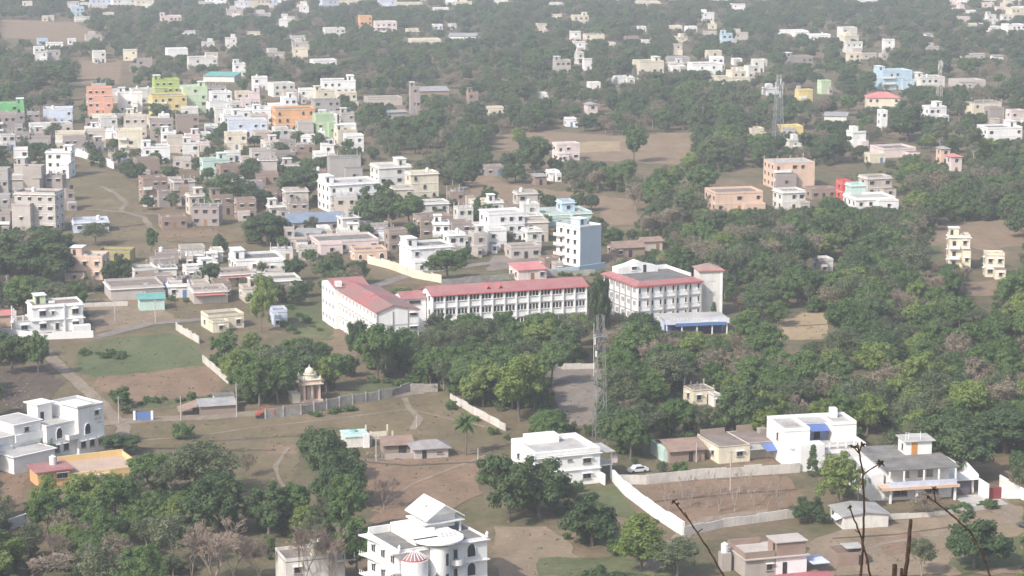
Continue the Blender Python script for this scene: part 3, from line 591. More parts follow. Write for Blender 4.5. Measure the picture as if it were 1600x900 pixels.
# ------------------------------------------------------------------ the houses of the town
# centre x, foot y, width in the photograph, storeys, turn, colour, flags | label | category
TABLE = '''
18 185 46 2 4 green qm|bright green two storey house at the left edge of the photo|house
91 194 52 2 4 lav qt|pale lavender house just right of the bright green house|house
82 209 72 1 5 offwhite q|long low off-white house in front of the lavender house|house
157 180 44 4 3 salmon qx|salmon orange apartment block with a white left side|apartment block
160 194 46 1 3 cream q|cream terrace at the foot of the salmon orange block|house
197 176 26 3 4 white qm|narrow white house just right of the salmon orange block|house
215 177 18 3 5 white qn|white house with a tall blank wall beside the narrow white one|house
190 192 30 1 4 concrete qw|low brown roofed house below the narrow white house|house
212 218 40 3 4 beige qx|beige house with a plain side left of the mauve brick block|house
262 166 44 4 5 lime qm|lime green house standing highest above the yellow and orange house|house
266 182 60 3 5 yellow qb|yellow and orange house below the lime green house|house
306 178 42 4 6 palegreen qm|pale green house with white roof rooms right of the lime green one|house
347 166 36 2 8 white qt|white house with a grey roof right of the pale green house|house
253 224 42 3 3 mauve q|square mauve brick block with three rows of small windows|apartment block
294 215 40 3 6 brown u|unfinished brown block right of the mauve brick block|unfinished building
372 196 42 2 8 white b|white house with balconies in the dense town left of the orange block|house
392 166 34 2 6 pink m|pinkish white house behind the white balcony house|house
350 192 30 2 5 offwhite t|small off-white house with a tank beside the white balcony house|house
407 141 26 2 8 white qt|small white house alone before the trees above the dense town|house
530 157 60 3 4 white qtm|large white three storey house at the right end of the upper town|house
446 176 46 2 8 white m|white house rising behind the orange block|house
462 205 70 3 7 orange qA|long orange block with rows of arched windows|apartment block
508 214 32 3 12 ltgreen qx|light green house right of the long orange block|house
512 178 46 2 6 grey qu|grey concrete house behind the light green house|house
388 214 68 2 6 lav q|long pale lavender house below the orange block to its left|house
370 234 36 2 5 cream q|cream yellow house below the long pale lavender house|house
424 234 26 1 8 pink m|small pinkish house with a dark roof below the orange block|house
450 234 26 1 6 mauve qw|small brown house beside the pinkish one below the orange block|house
602 165 62 1 4 pinkgrey qn|long low pinkish grey building right of the large white upper house|house
621 186 34 1 10 grey qSn|grey roofed shed in front of the long pinkish building|shed
649 178 16 4 4 mauve qm|narrow brick and white tower house among the trees|house
676 152 60 1 4 brick qSn|long low brick house behind the narrow brick tower house|house
740 166 18 2 4 brick qm|small brick house alone in the wood right of the long brick house|house
775 180 28 1 5 cream q|small cream house in the wood below the red flowering tree|house
278 94 36 2 6 white qn|white house with a plain left wall near the top left|house
318 109 50 2 6 offwhite t|grey white house beside the plain walled one near the top left|house
221 112 40 2 4 mauve u|faded brown building among trees above the salmon block|house
156 98 22 2 5 offwhite q|small grey white house above the reddish clearing|house
62 91 18 2 5 white q|small white house below the tiny blue house at upper left|house
67 70 18 1 5 blue qB|tiny blue house at the upper left|house
113 70 14 1 5 white q|tiny bright white house right of the tiny blue house|house
375 118 20 2 6 white qm|small white house at the right end of the teal roof|house
342 128 58 1 -12 offwhite qSEn|long low hall with a teal green roof|hall
268 40 36 2 5 pink m|pinkish white houses on the slope near the top left|house
170 28 20 1 5 offwhite q|small off-white house above the brown slope at top left|house
122 25 22 2 5 ltblue q|bluish white house above the brown slope at top left|house
133 12 16 1 5 offwhite q|tiny house at the top edge above the bluish white house|house
43 16 18 2 4 pink q|pale tall house at the top left corner|house
75 33 22 1 4 beige q|beige house at the upper edge of the brown slope|house
572 47 22 3 6 orange q|bright orange house near the top of the photo|house
604 57 38 3 5 pink qb|pink and white block right of the bright orange house|apartment block
524 60 36 2 5 offwhite t|off-white house left of the bright orange house|house
646 54 20 1 5 cream q|small cream house right of the pink and white block|house
666 71 54 1 4 cream qn|long low cream building below the pink and white block|house
722 64 50 1 -6 white qSn|long white roof right of the low cream building|house
685 54 16 2 5 white q|small white house above the long white roof|house
708 46 12 1 5 offwhite q|tiny off-white house above the long white roof|house
508 104 42 1 5 white q|low white house among trees above the large white upper house|house
641 12 44 1 5 cream q|cream house at the top edge right of centre left|house
610 7 24 2 5 offwhite q|off-white house at the top edge above the orange house|house
690 20 26 1 5 white q|white house near the top edge above the tiny off-white house|house
908 39 28 2 6 cream qm|cream house with a roof room near the top right of centre|house
930 69 34 2 6 cream u|cream house below the one with a roof room|house
1004 50 14 1 5 white q|small white box of a house left of two cream ones|house
1009 72 16 1 5 white q|small white house in front of the brick terrace|house
988 66 24 1 5 brick q|low brick terrace behind the small white house|house
957 76 12 1 5 cream q|tiny cream house left of the brick terrace|house
1056 49 24 1 5 cream q|left of a pair of pale houses near the top right|house
1082 50 18 1 5 white q|right of a pair of pale houses near the top right|house
1136 77 20 3 5 ltblue qm|slim light blue house with a white roof room|house
880 122 28 3 5 pinkgrey qm|tall cream grey house in the wood right of the red flowering tree|house
907 100 13 2 5 offwhite q|small grey white house beside the tall cream grey house|house
977 131 30 1 10 white qt|white roofed house left of the broad cream villa|house
1018 124 46 3 5 cream qm|broad cream villa with a roof room|house
1062 100 38 1 4 grey qn|low grey building right behind the broad cream villa|house
1106 119 54 2 5 white b|white terrace house left of a pale yellow block|house
1146 132 56 2 5 cream t|pale yellow block right of the white terrace house|house
1153 102 16 1 5 white qn|small blank white house behind the pale yellow block|house
930 140 20 1 5 white q|small white house in the trees below the broad cream villa|house
926 184 18 2 5 pink qP|tiny pinkish house in the wood above the brown field|house
893 198 18 1 5 white q|tiny white house at the far edge of the brown field|house
850 157 12 1 5 white q|tiny white house in the wood left of the pinkish one|house
1184 214 24 1 5 cream q|small cream house left of the tall lattice mast|house
870 12 22 1 5 white q|small white house at the top edge right of centre|house
1015 10 40 1 5 cream q|low cream house at the top edge above the pair of pale houses|house
1243 57 46 1 5 white q|left of two long white houses near the top right|house
1282 63 38 1 5 white qt|right of two long white houses near the top right|house
1328 59 28 2 5 offwhite q|off-white house right of the two long white ones|house
1252 107 44 2 5 mauve m|greyish pink house with a roof room above the yellow house|house
1335 101 22 2 5 cream q|cream house alone in the wood right of the greyish pink one|house
1259 162 26 2 5 yellow qb|pale yellow house right of the tall lattice mast|house
1291 147 18 2 5 palegreen qn|pale green house behind the pale yellow house|house
1402 140 56 3 5 ltblue qmb|light blue flat roofed block behind the red hipped roof|apartment block
1380 173 58 2 -4 cream qPR|cream house with a faded red hipped roof|house
1457 141 46 2 5 offwhite mt|grey white house behind the smaller antenna mast|house
1519 137 52 1 5 pinkgrey q|low brick and white row right of the smaller antenna mast|house
1305 192 40 1 -14 offwhite qSn|slanting grey roofed house below the pale yellow one|house
1239 211 38 1 5 yellow qn|low yellow house beside the foot of the tall lattice mast|house
1381 208 12 3 5 white q|slim white tower house left of the big round tree|house
1465 190 34 2 8 white qm|white and grey house right of the big round tree|house
1543 182 54 2 5 cream u|cream house with a long flat roof at the right|house
1556 203 26 3 5 mauve q|tall grey brown house behind the bright white one at the right edge|house
1590 196 26 2 5 pink q|pinkish house at the right edge above the bright white one|house
1570 224 66 2 5 white qm|bright white long house at the right edge|house
1548 38 26 2 5 offwhite m|off-white house with a roof room in the top right cluster|house
1590 34 24 3 5 cream q|tall cream house at the top right corner|house
1518 24 16 1 5 white q|small white house left of the top right cluster|house
1556 50 22 1 5 white q|white house low in the top right cluster|house
1588 54 34 2 5 white qt|white house with a tank low in the top right cluster|house
1545 18 20 2 5 pink q|pinkish house at the top of the top right cluster|house
1453 61 12 1 5 white qSn|tiny white roof alone in the dark wood at upper right|house
1560 96 18 1 5 white qSn|small white roof alone in the wood at the right edge|house
92 277 46 3 -6 white qm|white three storey house beyond the tall brown brick block|house
42 300 50 3 -4 pinkgrey mt|pinkish grey house left behind the tall concrete tower|house
52 318 34 4 -4 concrete qn|tall blank concrete tower behind the large brick block|unfinished building
85 316 32 3 -6 mauve u|unfinished dark block right of the blank concrete tower|unfinished building
56 363 76 4 -10 pinkgrey qt|large pinkish grey block with many small windows at the left|apartment block
3 322 26 4 -4 grey q|grey block cut by the left edge of the photo|apartment block
6 364 26 2 -4 mauve b|low brown house left of the large block at the left edge|house
143 363 62 1 6 lav qt|low pale grey house with a white tank beside the large block|house
245 256 48 2 8 white qm|white two storey house between the town and the left field|house
244 322 42 3 10 brick qb|three storey house with brick top and white ground floor by the left field|house
273 357 44 1 10 brick q|ruined low brick house beside the left field|house
321 353 50 2 -4 mauve u|roofless brick house beside the ruined low one|unfinished building
338 277 46 2 10 mint qm|mint white house with a corner tower behind the left field trees|house
133 437 66 2 -6 peach qm|peach house with a corner tower at the left|house
178 412 60 1 -6 mustard qn|mustard walled hall behind the peach house|hall
386 343 34 2 8 brick q|brick house at the right of the round trees by the field|house
215 468 92 1 6 pinkgrey qwn|long low pinkish flat roofed house above the dirt yard|house
314 438 50 1 10 white mq|small white house with a roof room left of the long flat roofed row|house
372 446 60 1 8 pinkgrey qw|flat roofed house with a red awning front|house
407 424 84 1 9 white mq|long white house with open roof terrace behind the grey roofed hall|house
436 457 78 1 8 offwhite qg|white walled hall with a broad grey roof|hall
330 474 60 1 8 pinkgrey qwn|low brown roofed house in front of the red awning house|house
500 362 104 1 8 grey qSB|long shed with a blue grey sheet roof|shed
480 380 46 1 -6 grey qSn|grey sheet roofed shed in front of the blue grey roof|shed
545 394 108 1 9 pink qg|long low pinkish house with a dark flat roof and row of openings|house
508 374 20 1 9 white qn|small white cube between the grey shed and the long dark roof|house
580 410 58 1 9 peach qAw|peach house with arched openings behind the red roofed school wing|house
555 330 90 3 12 white qbm|large bright white three storey house left of the tree clump|house
540 286 56 3 6 grey qnu|grey unfinished block rising behind the large bright white house|unfinished building
618 302 58 3 12 offwhite m|off-white house with a water tower behind the tree clump|house
664 313 50 3 10 cream qAt|cream white house with arched windows right of the tree clump|house
678 348 56 2 8 offwhite qg|pale house with a dark flat roof below the arched window one|house
340 410 20 1 5 offwhite qn|tiny white shed behind the small white house with a roof room|shed
676 420 76 2 14 white qxm|white house with a tall blank left wall behind the school|house
683 372 58 2 10 brown w|brown house with a brick corner behind the blank walled white house|house
738 382 66 2 8 mauve b|brown house with shaded balconies right of the brick cornered one|house
757 331 46 1 8 cream q|cream bungalow beside a slim dark tree|house
792 381 66 3 10 white q|white three storey house in the cluster left of the blue sided building|house
826 352 46 2 8 offwhite t|grey white house just behind the white three storey one|house
838 378 44 2 6 beige q|beige house tucked left of the blue sided building|house
822 404 54 1 6 pinkgrey q|low pinkish house at the foot of the blue sided building|house
886 350 92 1 9 mint qn|long low mint green house behind trees above the blue sided building|house
888 346 24 2 9 ltblue q|small light blue house among trees in front of the mint green one|house
832 438 52 1 8 pink qSR|low pink house with a reddish roof behind the long school block|house
862 424 26 1 8 brick q|small brick house beside the low pink one|house
985 402 54 1 8 brick qGT|clay tiled house behind the main school block|house
1020 392 36 1 8 beige qGT|second clay tiled house further behind the main school block|house
888 251 42 2 8 pink qb|pink house at the edge of the upper brown field|house
845 289 22 1 6 brick qS|small brick hut at the top of the middle brown field|house
867 283 18 1 6 white q|small white hut beside the brick hut in the middle brown field|house
773 275 32 1 6 mauve q|small grey brick house at the left of the middle brown field|house
1155 331 88 2 4 peach qw|long peach brick house left of the tall beige block|house
1241 294 76 3 4 peach qub|tall beige unfinished block on the right|unfinished building
1240 329 44 2 5 offwhite g|grey white house in front of the tall beige block|house
1287 311 46 1 5 brick qw|brown brick house right of the tall beige block|house
1323 313 18 2 5 red q|narrow bright red house right of the brown brick one|house
1374 306 46 2 5 beige q|beige house with a flat roof above the white bungalow on the right|house
1368 326 74 1 5 white q|long white bungalow at the right end of the brick row|house
1341 318 28 2 5 mint qn|pale blue green house between the red one and the white bungalow|house
1406 246 62 1 5 pink qn|long pale low house in the wood at the right|house
1371 255 30 1 5 cream q|small cream house left of the long pale low one|house
1477 257 17 2 5 peach qP|small peach house with a tiled roof in the right wood|house
1494 270 20 2 5 pink qPR|small salmon house with a red roof in the right wood|house
1498 420 38 3 -6 cream qmb|cream three storey house alone among trees at the right|house
1554 433 34 2 -6 cream qg|cream square house right of the three storey cream one|house
1290 425 28 1 5 offwhite q|small pale house nearly hidden in the right wood|house
110 233 52 2 5 cream b|cream house with a long balcony left of the orange trimmed one|house
150 229 34 2 5 beige qx|pale grey flat walled house in the left town above the trees|house
205 241 42 3 6 cream qb|yellow cream house with orange trim near the white wall|house
11 215 34 3 4 mauve qb|brown mauve block below the bright green house|apartment block
36 220 24 2 4 grey w|small dark roofed house right of the brown mauve block|house
310 236 40 2 6 pink m|pinkish house in the middle of the dense left town|house
331 209 22 1 6 white q|tiny white house with two dark doors in the dense left town|house
402 262 52 2 6 pinkgrey w|brown roofed house below the small pinkish house|house
441 243 40 1 6 grey u|grey roofless frame at the right edge of the dense left town|unfinished building
418 287 40 1 6 brick qw|brick house between the dense town and the round trees|house
434 314 36 1 6 brick qw|brick walled yard house left of the large bright white house|house
1100 632 40 1 8 cream qu|pale cream ruin glimpsed in a gap of the wood right of the steel tower|unfinished building
438 507 26 1 8 lav qn|small pale grey blue shed left of the school wing|shed
354 514 62 1 12 cream qw|cream walled house with a brown roof above the green court|house
238 485 44 1 6 mint qSEn|low teal sheet roof in the dirt yard above the green court|shed
365 252 26 1 6 offwhite q|small white roof house behind the mint white one|house
'''
rowsn = 0
for ln in TABLE.strip().splitlines():
    a, lab, cat = ln.split('|'); q = a.split()
    nm = {'house':'house','shed':'shed','hall':'hall','apartment block':'apartment_block','unfinished building':'unfinished_building'}[cat]
    H = gen(float(q[0]), float(q[1]), float(q[2]), int(q[3]), float(q[4])+(random.uniform(5,13) if float(q[4]) >= 0 else 2), q[5], q[6], lab, cat, name=nm)
    if 'red awning' in lab: H.box('awning', 0, 8.5, -1.6, -.01, 2.5, 2.62, M_red_sheet)
    if 'brick top and white' in lab: H.box('ground_floor_facing', -.06, 7.4, -.06, .5, -.2, 3.0, wallmat('white'))
# further small houses, packed so closely that nothing tells them apart
FILL = [((450,322,640,396), 9, 34, '', ['white','offwhite','mauve','pinkgrey','beige','brown'], ''),
        ((250,404,500,476), 10, 36, '', ['offwhite','pinkgrey','brown','white','beige'], ''),
        ((0,236,120,350), 8, 30, '', ['white','offwhite','mauve','grey','pinkgrey'], ''),
        ((400,236,520,320), 7, 30, '', ['white','offwhite','mauve','brick','pinkgrey'], ''),
        ((700,318,870,420), 8, 30, '', ['white','offwhite','beige','pinkgrey','brick'], ''),
        ((180,236,470,345), 14, 34, '', ['brick','mauve','pinkgrey','offwhite','beige'], ''),
        ((140,150,560,240), 100, 30, 'small flat roofed house packed between bigger ones in the dense upper left town', ['white','offwhite','white','cream','white','mauve','beige','white','offwhite','pinkgrey'], 'packed houses of the upper left town'),
        ((0,196,130,236), 16, 30, 'small flat roofed house packed among others at the left edge of the town', ['white','offwhite','pinkgrey','mauve','grey'], 'packed houses at the left edge'),
        ((690,340,860,398), 18, 34, 'small flat roofed house packed in the cluster left of the blue sided building', ['white','offwhite','white','beige','brown'], 'packed houses left of the blue sided building'),
        ((450,372,620,392), 6, 34, 'low brown roofed house packed behind the left school wing', ['brown','brick','pinkgrey','offwhite'], 'low houses behind the left school wing'),
        ((225,400,350,470), 9, 36, 'low brown roofed house packed near the red awning house', ['brown','pinkgrey','offwhite','mauve'], 'low houses near the red awning'),
        ((1040,96,1190,126), 8, 20, 'small pale house packed into the cluster by the broad cream villa', ['cream','white','offwhite'], 'pale houses by the cream villa'),
        ((1500,-6,1600,52), 12, 18, 'small pale house packed into the cluster at the top right corner', ['cream','white','offwhite','pink'], 'pale houses at the top right'),
        ((100,-6,620,16), 28, 22, 'hazy little pale house along the top edge of the left half', ['cream','white','offwhite','pink','lav'], 'hazy houses along the top left'),
        ((620,-8,1500,10), 26, 22, 'hazy little pale house along the top edge of the right half', ['cream','white','offwhite','pink'], 'hazy houses along the top right'),
        ((30,20,480,100), 20, 20, 'tiny hazy house scattered in the wood at the upper left', ['cream','white','offwhite','pinkgrey'], 'scattered houses at the upper left'),
        ((820,10,1200,120), 12, 14, 'tiny hazy house scattered in the wood right of the top centre', ['cream','white','offwhite','pinkgrey'], 'scattered houses right of the top centre'),
        ((1200,60,1600,240), 12, 16, 'tiny pale house scattered in the wood at the upper right', ['cream','white','offwhite','pinkgrey'], 'scattered houses at the upper right')]
MARKS = [(18,180,'the bright green house'),(91,190,'the pale lavender house'),(157,178,'the salmon orange block'),(262,160,'the lime green house'),(306,174,'the pale green house'),(253,222,'the square mauve block'),(294,213,'the unfinished brown block'),
 (462,202,'the long orange block'),(508,212,'the light green house'),(530,155,'the large white upper house'),(205,240,'the orange trimmed cream house'),(388,212,'the long pale lavender house'),(92,276,'the white three storey house beyond the brick block'),(338,275,'the mint white house'),(245,255,'the white house by the left field'),
 (110,232,'the cream house with the long balcony'),(11,213,'the brown mauve block'),(424,232,'the small pinkish house'),(342,125,'the teal roofed hall'),(318,107,'the grey white house near the top left'),(572,46,'the bright orange far house'),(604,56,'the pink and white far block'),(722,64,'the long white far roof'),
 (908,38,'the cream house with a roof room'),(1018,122,'the broad cream villa'),(1106,118,'the white terrace house'),(1146,131,'the pale yellow block'),(1136,76,'the slim light blue house'),(1259,160,'the pale yellow house by the mast'),(1402,139,'the light blue flat block'),(1380,172,'the red hipped roof'),(1252,106,'the greyish pink house'),
 (1570,222,'the bright white right edge house'),(1543,181,'the long flat cream house'),(1590,33,'the tall cream corner house'),(1556,48,'the low white corner cluster'),(1243,56,'the two long white houses'),(738,381,'the house with shaded balconies'),(792,380,'the white cluster house'),(886,348,'the long mint green house'),(888,416,'the blue sided building'),
 (676,418,'the blank walled white house'),(580,409,'the arched peach house'),(545,393,'the long low pinkish house'),(372,445,'the red awning house'),(314,437,'the small white roof room house'),(436,456,'the broad grey roofed hall'),(170,27,'the off-white slope top house'),(62,88,'the tiny blue house'),(640,12,'the cream top edge house')]
def where(x, y, ms, far_=('above','below')):
    m = min(ms, key=lambda a: (a[0]-x)**2+((a[1]-y)*1.6)**2); dx, dy = x-m[0], (y-m[1])*1.6
    return ('right of' if dx > 0 else 'left of') if abs(dx) > abs(dy) else (far_[0] if dy < 0 else far_[1]), m[2]
CN = dict(white='bright white', offwhite='off-white', cream='cream', pinkgrey='pinkish grey', mauve='greyish brown', beige='beige', lav='pale lavender', pink='pinkish', grey='grey', brown='brown', brick='brick', ltblue='light blue')
FM = MB(); FK = ['white','offwhite','cream','pinkgrey','pink','lav']
def farhouse(x, y, w, st_, rot, cc):
    W_ = w/scale_at(y); D = W_*fr.uniform(.6,1); p = at(x, y); c, k = math.cos(R(rot)), math.sin(R(rot)); ci = FK.index(cc)
    def bx(x0, x1, y0, y1, z0, z1, m): FM.quadbox([(p.x+c*a-k*b, p.y+k*a+c*b, z) for z in (z0, z1) for a, b in ((x0,y0),(x1,y0),(x1,y1),(x0,y1))], m)
    h = st_*3.1; bx(-W_/2, W_/2, 0, D, -.2, h, ci); bx(-W_/2-.2, W_/2+.2, -.2, D+.2, h, h+.2, 6); bx(-W_/2+.01, W_/2-.01, .01, .2, h+.201, h+.9, ci); bx(-W_/2+.01, -W_/2+.2, .21, D, h+.201, h+.9, ci)
    if fr.random() < .6: q = fr.uniform(-W_/2, 0); bx(q, q+W_*.4, D*.4, D-.1, h+.202, h+2.6, ci)
    if fr.random() < .5: q = fr.uniform(-W_/2, 0); bx(q, q+W_*.5, -3, -.01, -.2, h*.5, fr.randrange(5))
    for f in range(st_):
        for i in range(max(1, int(W_/3.5))):
            if fr.random() < .6: a = -W_/2+W_*(i+.5)/max(1, int(W_/3.5)); bx(a-.5, a+.5, -.04, .1, f*3.1+1.1, f*3.1+2.2, 7)
fr = random.Random(21)
for (bx0, by0, bx1, by1), n, w, lab, cols, grp in FILL:
    k = t = 0; lab0 = lab
    while k < n and t < 900:
        t += 1; x = fr.uniform(bx0, bx1); y = fr.uniform(by0, by1); ww = w*fr.uniform(.75, 1.3)
        if any(a-ww*.45 < x < b+ww*.45 and (c-max(9, d*.9)) < y < c+1.7*scale_at(y) for a, b, c, e, d, v_ in HOUSES): continue
        def inp(P):
            r_ = False; j = len(P)-1
            for i in range(len(P)):
                if (P[i][1] > y) != (P[j][1] > y) and x < (P[j][0]-P[i][0])*(y-P[i][1])/(P[j][1]-P[i][1])+P[i][0]: r_ = not r_
                j = i
            return r_
        if any(inp(P) for P in OPEN): continue
        st_ = 1 if by0 > 395 or fr.random() < .45 else 2; cc = fr.choice(cols); d_, m_ = where(x, y, MARKS)
        lab = ('low ' if st_ == 1 else 'two storey ')+CN[cc]+' house '+d_+' '+m_
        if lab0.startswith(('hazy','tiny')): farhouse(x, y, ww*fr.uniform(.8,1.6), st_, fr.uniform(5,25), cc); HOUSES.append((x-ww/2, x+ww/2, y, y-st_*3*scale_at(y), 5, y-2.0)); k += 1; continue
        gen(x, y, ww, st_, fr.uniform(6, 24), cc, fr.choice(['q','qm','t','q','qu' if y > 120 else 'q']), lab, 'house', lab, rnd=fr); k += 1

tag(FM.build('distant_houses', [wallmat(q) for q in FK]+[M_roofl, M_glass]), 'hazy little pale houses scattered along the top of the photo', 'houses', kind='stuff')
# ------------------------------------------------------------------ the school with red roofs
WH = plaster((0.83,0.82,0.80), 0.25); OW = wallmat('offwhite'); M_pil = flat('grey_pilaster_paint', (0.42,0.41,0.41), 0.8); M_paleglass = flat('pale_lit_window_glass', (0.30,0.30,0.31), 0.4)  # pale grey pane colour carries the lit look of the windows
def keep(x0, x1, yb, top, dp=20, vis=None): HOUSES.append((x0, x1, yb, top, dp, vis or yb))
def bands(H, x0, x1, y0, y1, zs, mat, o=0.18):
    for z in zs: H.box('floor_band', x0-o, x1+o, y0-o, y1+o, z-.12, z+.06, mat)
# long classroom block
H = House('school_block', 'long three storey school block under a faded red roof with rows of triple windows', 'school building', 676, 524, 19)
L_, D_, Z_ = 42.0, 9.0, 10.5
H.box('wall', 0, L_, 0, D_, -.3, Z_, WH); H.gable(0, L_, 0, D_, Z_, 1.5, M_red, WH, ov=.6)
for z in (3.5, 7.0): H.box('floor_band', -.05, L_+.05, -.3, -.002, z-.15, z+.1, M_pil)
for i in range(14): x = i*L_/13; H.box('pilaster', x-.16, x+.16, -.42, -.004, -.2, Z_-.1, WH)
for f in range(3):
    for b in range(13):
        for k in range(3): H.win('f', (b+.5)*L_/13+(k-1)*0.88, f*3.5+2.4, .72, 1.5, 0, 'std', M_wframe, shade=False, glass=M_dark)
    for k in range(2): H.win('l', 2.6+k*3.6, f*3.5+2.3, 1.2, 1.2, 0, 'std', M_frame, shade=True)
H.box('roof_trim', -.62, L_+.62, -.75, -.6, Z_-.33, Z_-.12, M_redline)
for x in (15.5, 18.8):
    MB().prism([(x-.75, 1.0, Z_+.3), (x+.75, 1.0, Z_+.3), (x, 1.0, Z_+1.35)], (0, 2.6, 0.1)).build('dormer', M_redline, H.o)
    MB().prism([(x-.6, .96, Z_+.36), (x+.6, .96, Z_+.36), (x, .96, Z_+1.2)], (0, .03, 0)).build('dormer_opening', M_dark, H.o)
keep(657, 925, 524, 436, 20, 490)
# main block
H = House('school_block', 'square three storey main school block with a red edged flat roof', 'school building', 995.5, 507, 24)
W_, D_, Z_ = 18.8, 20.0, 10.2
H.box('wall', 0, W_, 0, D_, -.3, Z_, WH)
m = MB(); o, i_, zo, zi = .6, 1.5, Z_-.05, Z_+1.0
O = [(-o,-o),(W_+o,-o),(W_+o,D_+o),(-o,D_+o)]; I = [(i_,i_),(W_-i_,i_),(W_-i_,D_-i_),(i_,D_-i_)]
for k in range(4):
    j = (k+1) % 4
    m.quadbox([(*O[k],zo),(*O[j],zo),(*I[j],zi-.25),(*I[k],zi-.25),(*O[k],zo+.14),(*O[j],zo+.14),(*I[j],zi),(*I[k],zi)])
m.build('roof_skirt', M_red, H.o); H.box('roof_trim', -o-.05, W_+o+.05, -o-.05, D_+o+.05, zo-.22, zo-.02, M_redline)
H.box('roof_surface', i_+.02, W_-i_-.02, i_+.02, D_-i_-.02, Z_+.3, Z_+.72, rough_mat('dark_bitumen_roof', (0.13,0.125,0.12), (0.21,0.20,0.19), .3))
H.mb('roof_gable_wall', MB().prism([(1.4,14.2,Z_+.4),(13.5,14.2,Z_+.4),(13.5,14.2,Z_+2.2),(10.5,14.2,Z_+2.9),(7.6,14.2,Z_+3.9),(4.6,14.2,Z_+2.9),(1.4,14.2,Z_+2.4)], (0,3.4,0)), WH)
H.win('f', 6.2, Z_+2.0, 1.5, 1.0, 14.2, 'std', M_wframe); H.door('f', 9.4, Z_+.75, .9, 2.0, 14.2, M_dark)
H.box('parapet', 13.5, W_-i_+.2, 16.6, 16.95, Z_+.72, Z_+1.9, WH); H.box('parapet', W_-i_-.1, W_-i_+.25, 3, 16.55, Z_+.95, Z_+1.75, WH)
for z in (3.4, 6.8): H.box('floor_band', -.25, W_+.25, -.3, D_, z-.15, z+.1, M_pil)
for k in range(6): H.box('pilaster', k*W_/5-.2, k*W_/5+.2, -.5, -.004, -.2, Z_-.3, M_pil if k else WH)
for k in range(1, 7): H.box('pilaster', -.35, -.004, k*D_/6-.14, k*D_/6+.14, -.2, Z_-.3, M_pil)
for f in range(3):
    for b in range(5):
        for dx in (.62, 3.05): H.win('f', b*W_/5+dx, f*3.4+2.1, .62, 1.5, 0, 'std', M_wframe, shade=False, glass=M_dark)
    for b in range(6): H.win('l', (b+.5)*D_/6, f*3.4+2.0, 1.9, 1.5, 0, 'std', M_wframe, shade=False, glass=M_paleglass)
keep(943, 1102, 507, 401, 30, 490)
# stair tower
H = House('stair_tower', 'white windowless stair tower with a small red hipped roof beside the main block', 'tower', 1092, 495, 9)
H.box('wall', 0, 6.3, 0, 6.5, -.3, 12.4, OW); H.hip(0, 6.3, 0, 6.5, 12.55, 1.4, rough_mat('pink_brown_roof', (0.30,0.20,0.17),(0.44,0.27,0.24), .3), .5)
H.box('pale_side_strip', 5.6, 6.34, -.06, -.002, 0, 12.3, WH); H.box('roof_trim', -.55, 6.85, -.56, -.5, 12.3, 12.44, M_redline)  # paler strip paints in the lighter look of the tower's right side
m = MB()                                                # two faint rows of worn painted letters, unreadable in the photograph
rr = random.Random(3)
for z, xs in ((9.3, np.arange(2.4, 4.4, .26)), (6.4, list(np.arange(2.5, 3.4, .26))+list(np.arange(3.8, 4.6, .26)))):
    for x in xs: m.box(x, x+.16, -.012, -.002, z, z+rr.uniform(.3,.42)); 
m.build('worn_lettering', flat('faded_lettering_paint', (0.42,0.41,0.40), .9), H.o); keep(1092, 1130, 496, 413, 20, 480)
# blue fronted canopy hall
H = House('canopy_hall', 'low flat roofed hall with a blue and white front below the main school block', 'hall', 1041, 525, 10)
H.box('roof', -.4, 16.4, -.6, 9, 3.9, 4.15, M_roofl); H.box('wall', .3, 15.7, 3, 8.8, -.3, 3.88, wallmat('lav'))
H.box('fascia', -.45, 16.45, -.75, -.61, 3.0, 4.35, plaster((.66,.68,.76), .4)); H.box('blue_front_panel', 2.2, 15.6, -.9, -.76, 2.55, 3.35, M_bluepaint)
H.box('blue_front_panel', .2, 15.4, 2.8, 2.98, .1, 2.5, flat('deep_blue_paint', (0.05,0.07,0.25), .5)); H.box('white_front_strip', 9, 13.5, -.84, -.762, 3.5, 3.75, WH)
for x in (0, 4, 8, 12, 15.9): H.box('column', x-.15, x+.15, -.5, -.2, -.2, 3.88, WH)
m = MB(); rr = random.Random(5); x = .9
while x < 9:
    w_ = rr.uniform(.25, .6); m.bar((x, -.8, 3.95), (x+w_*.5, -.8, 4.6+rr.uniform(-.1,.2)), .06); m.bar((x+w_*.5, -.8, 4.55), (x+w_, -.8, 3.95), .06); x += w_+.35
m.build('roof_edge_lettering', WH, H.o); keep(1040, 1140, 525, 493, 20, 518)
# left wing with the gable end
H = House('school_wing', 'left school wing with a worn red roof and a white gable end', 'school building', 590, 551, 21)
W_, D_, Z_ = 10.8, 33.0, 10.2
H.box('wall', 0, W_, 0, D_, -.3, Z_, WH); H.gable(0, W_, 0, D_, Z_, 1.5, M_redw, WH, ov=.35, axis='y', peak=.38)
for x in (0, 4.1, 8.0): H.box('pilaster', x-.1, x+.1, -.16, -.004, -.2, Z_-.05, M_frame)
m = MB(); m.bar((-.35,-.42,Z_-.12),(4.1,-.42,Z_+1.5),.08); m.bar((4.1,-.42,Z_+1.5),(W_+.35,-.42,Z_-.12),.08); m.bar((-.42,-.42,Z_-.15),(-.42,D_,Z_-.15),.1); m.build('roof_trim', M_redline, H.o)
for z in (3.4, 6.8): H.box('floor_band', -.3, -.002, 0, D_, z-.14, z+.08, M_pil); H.box('floor_band', 0, W_, -.2, -.17, z-.1, z+.05, M_pil)
for k in range(12): H.box('pilaster', -.34, -.004, (k+.0)*D_/11-.13, k*D_/11+.13, -.2, Z_-.2, WH)
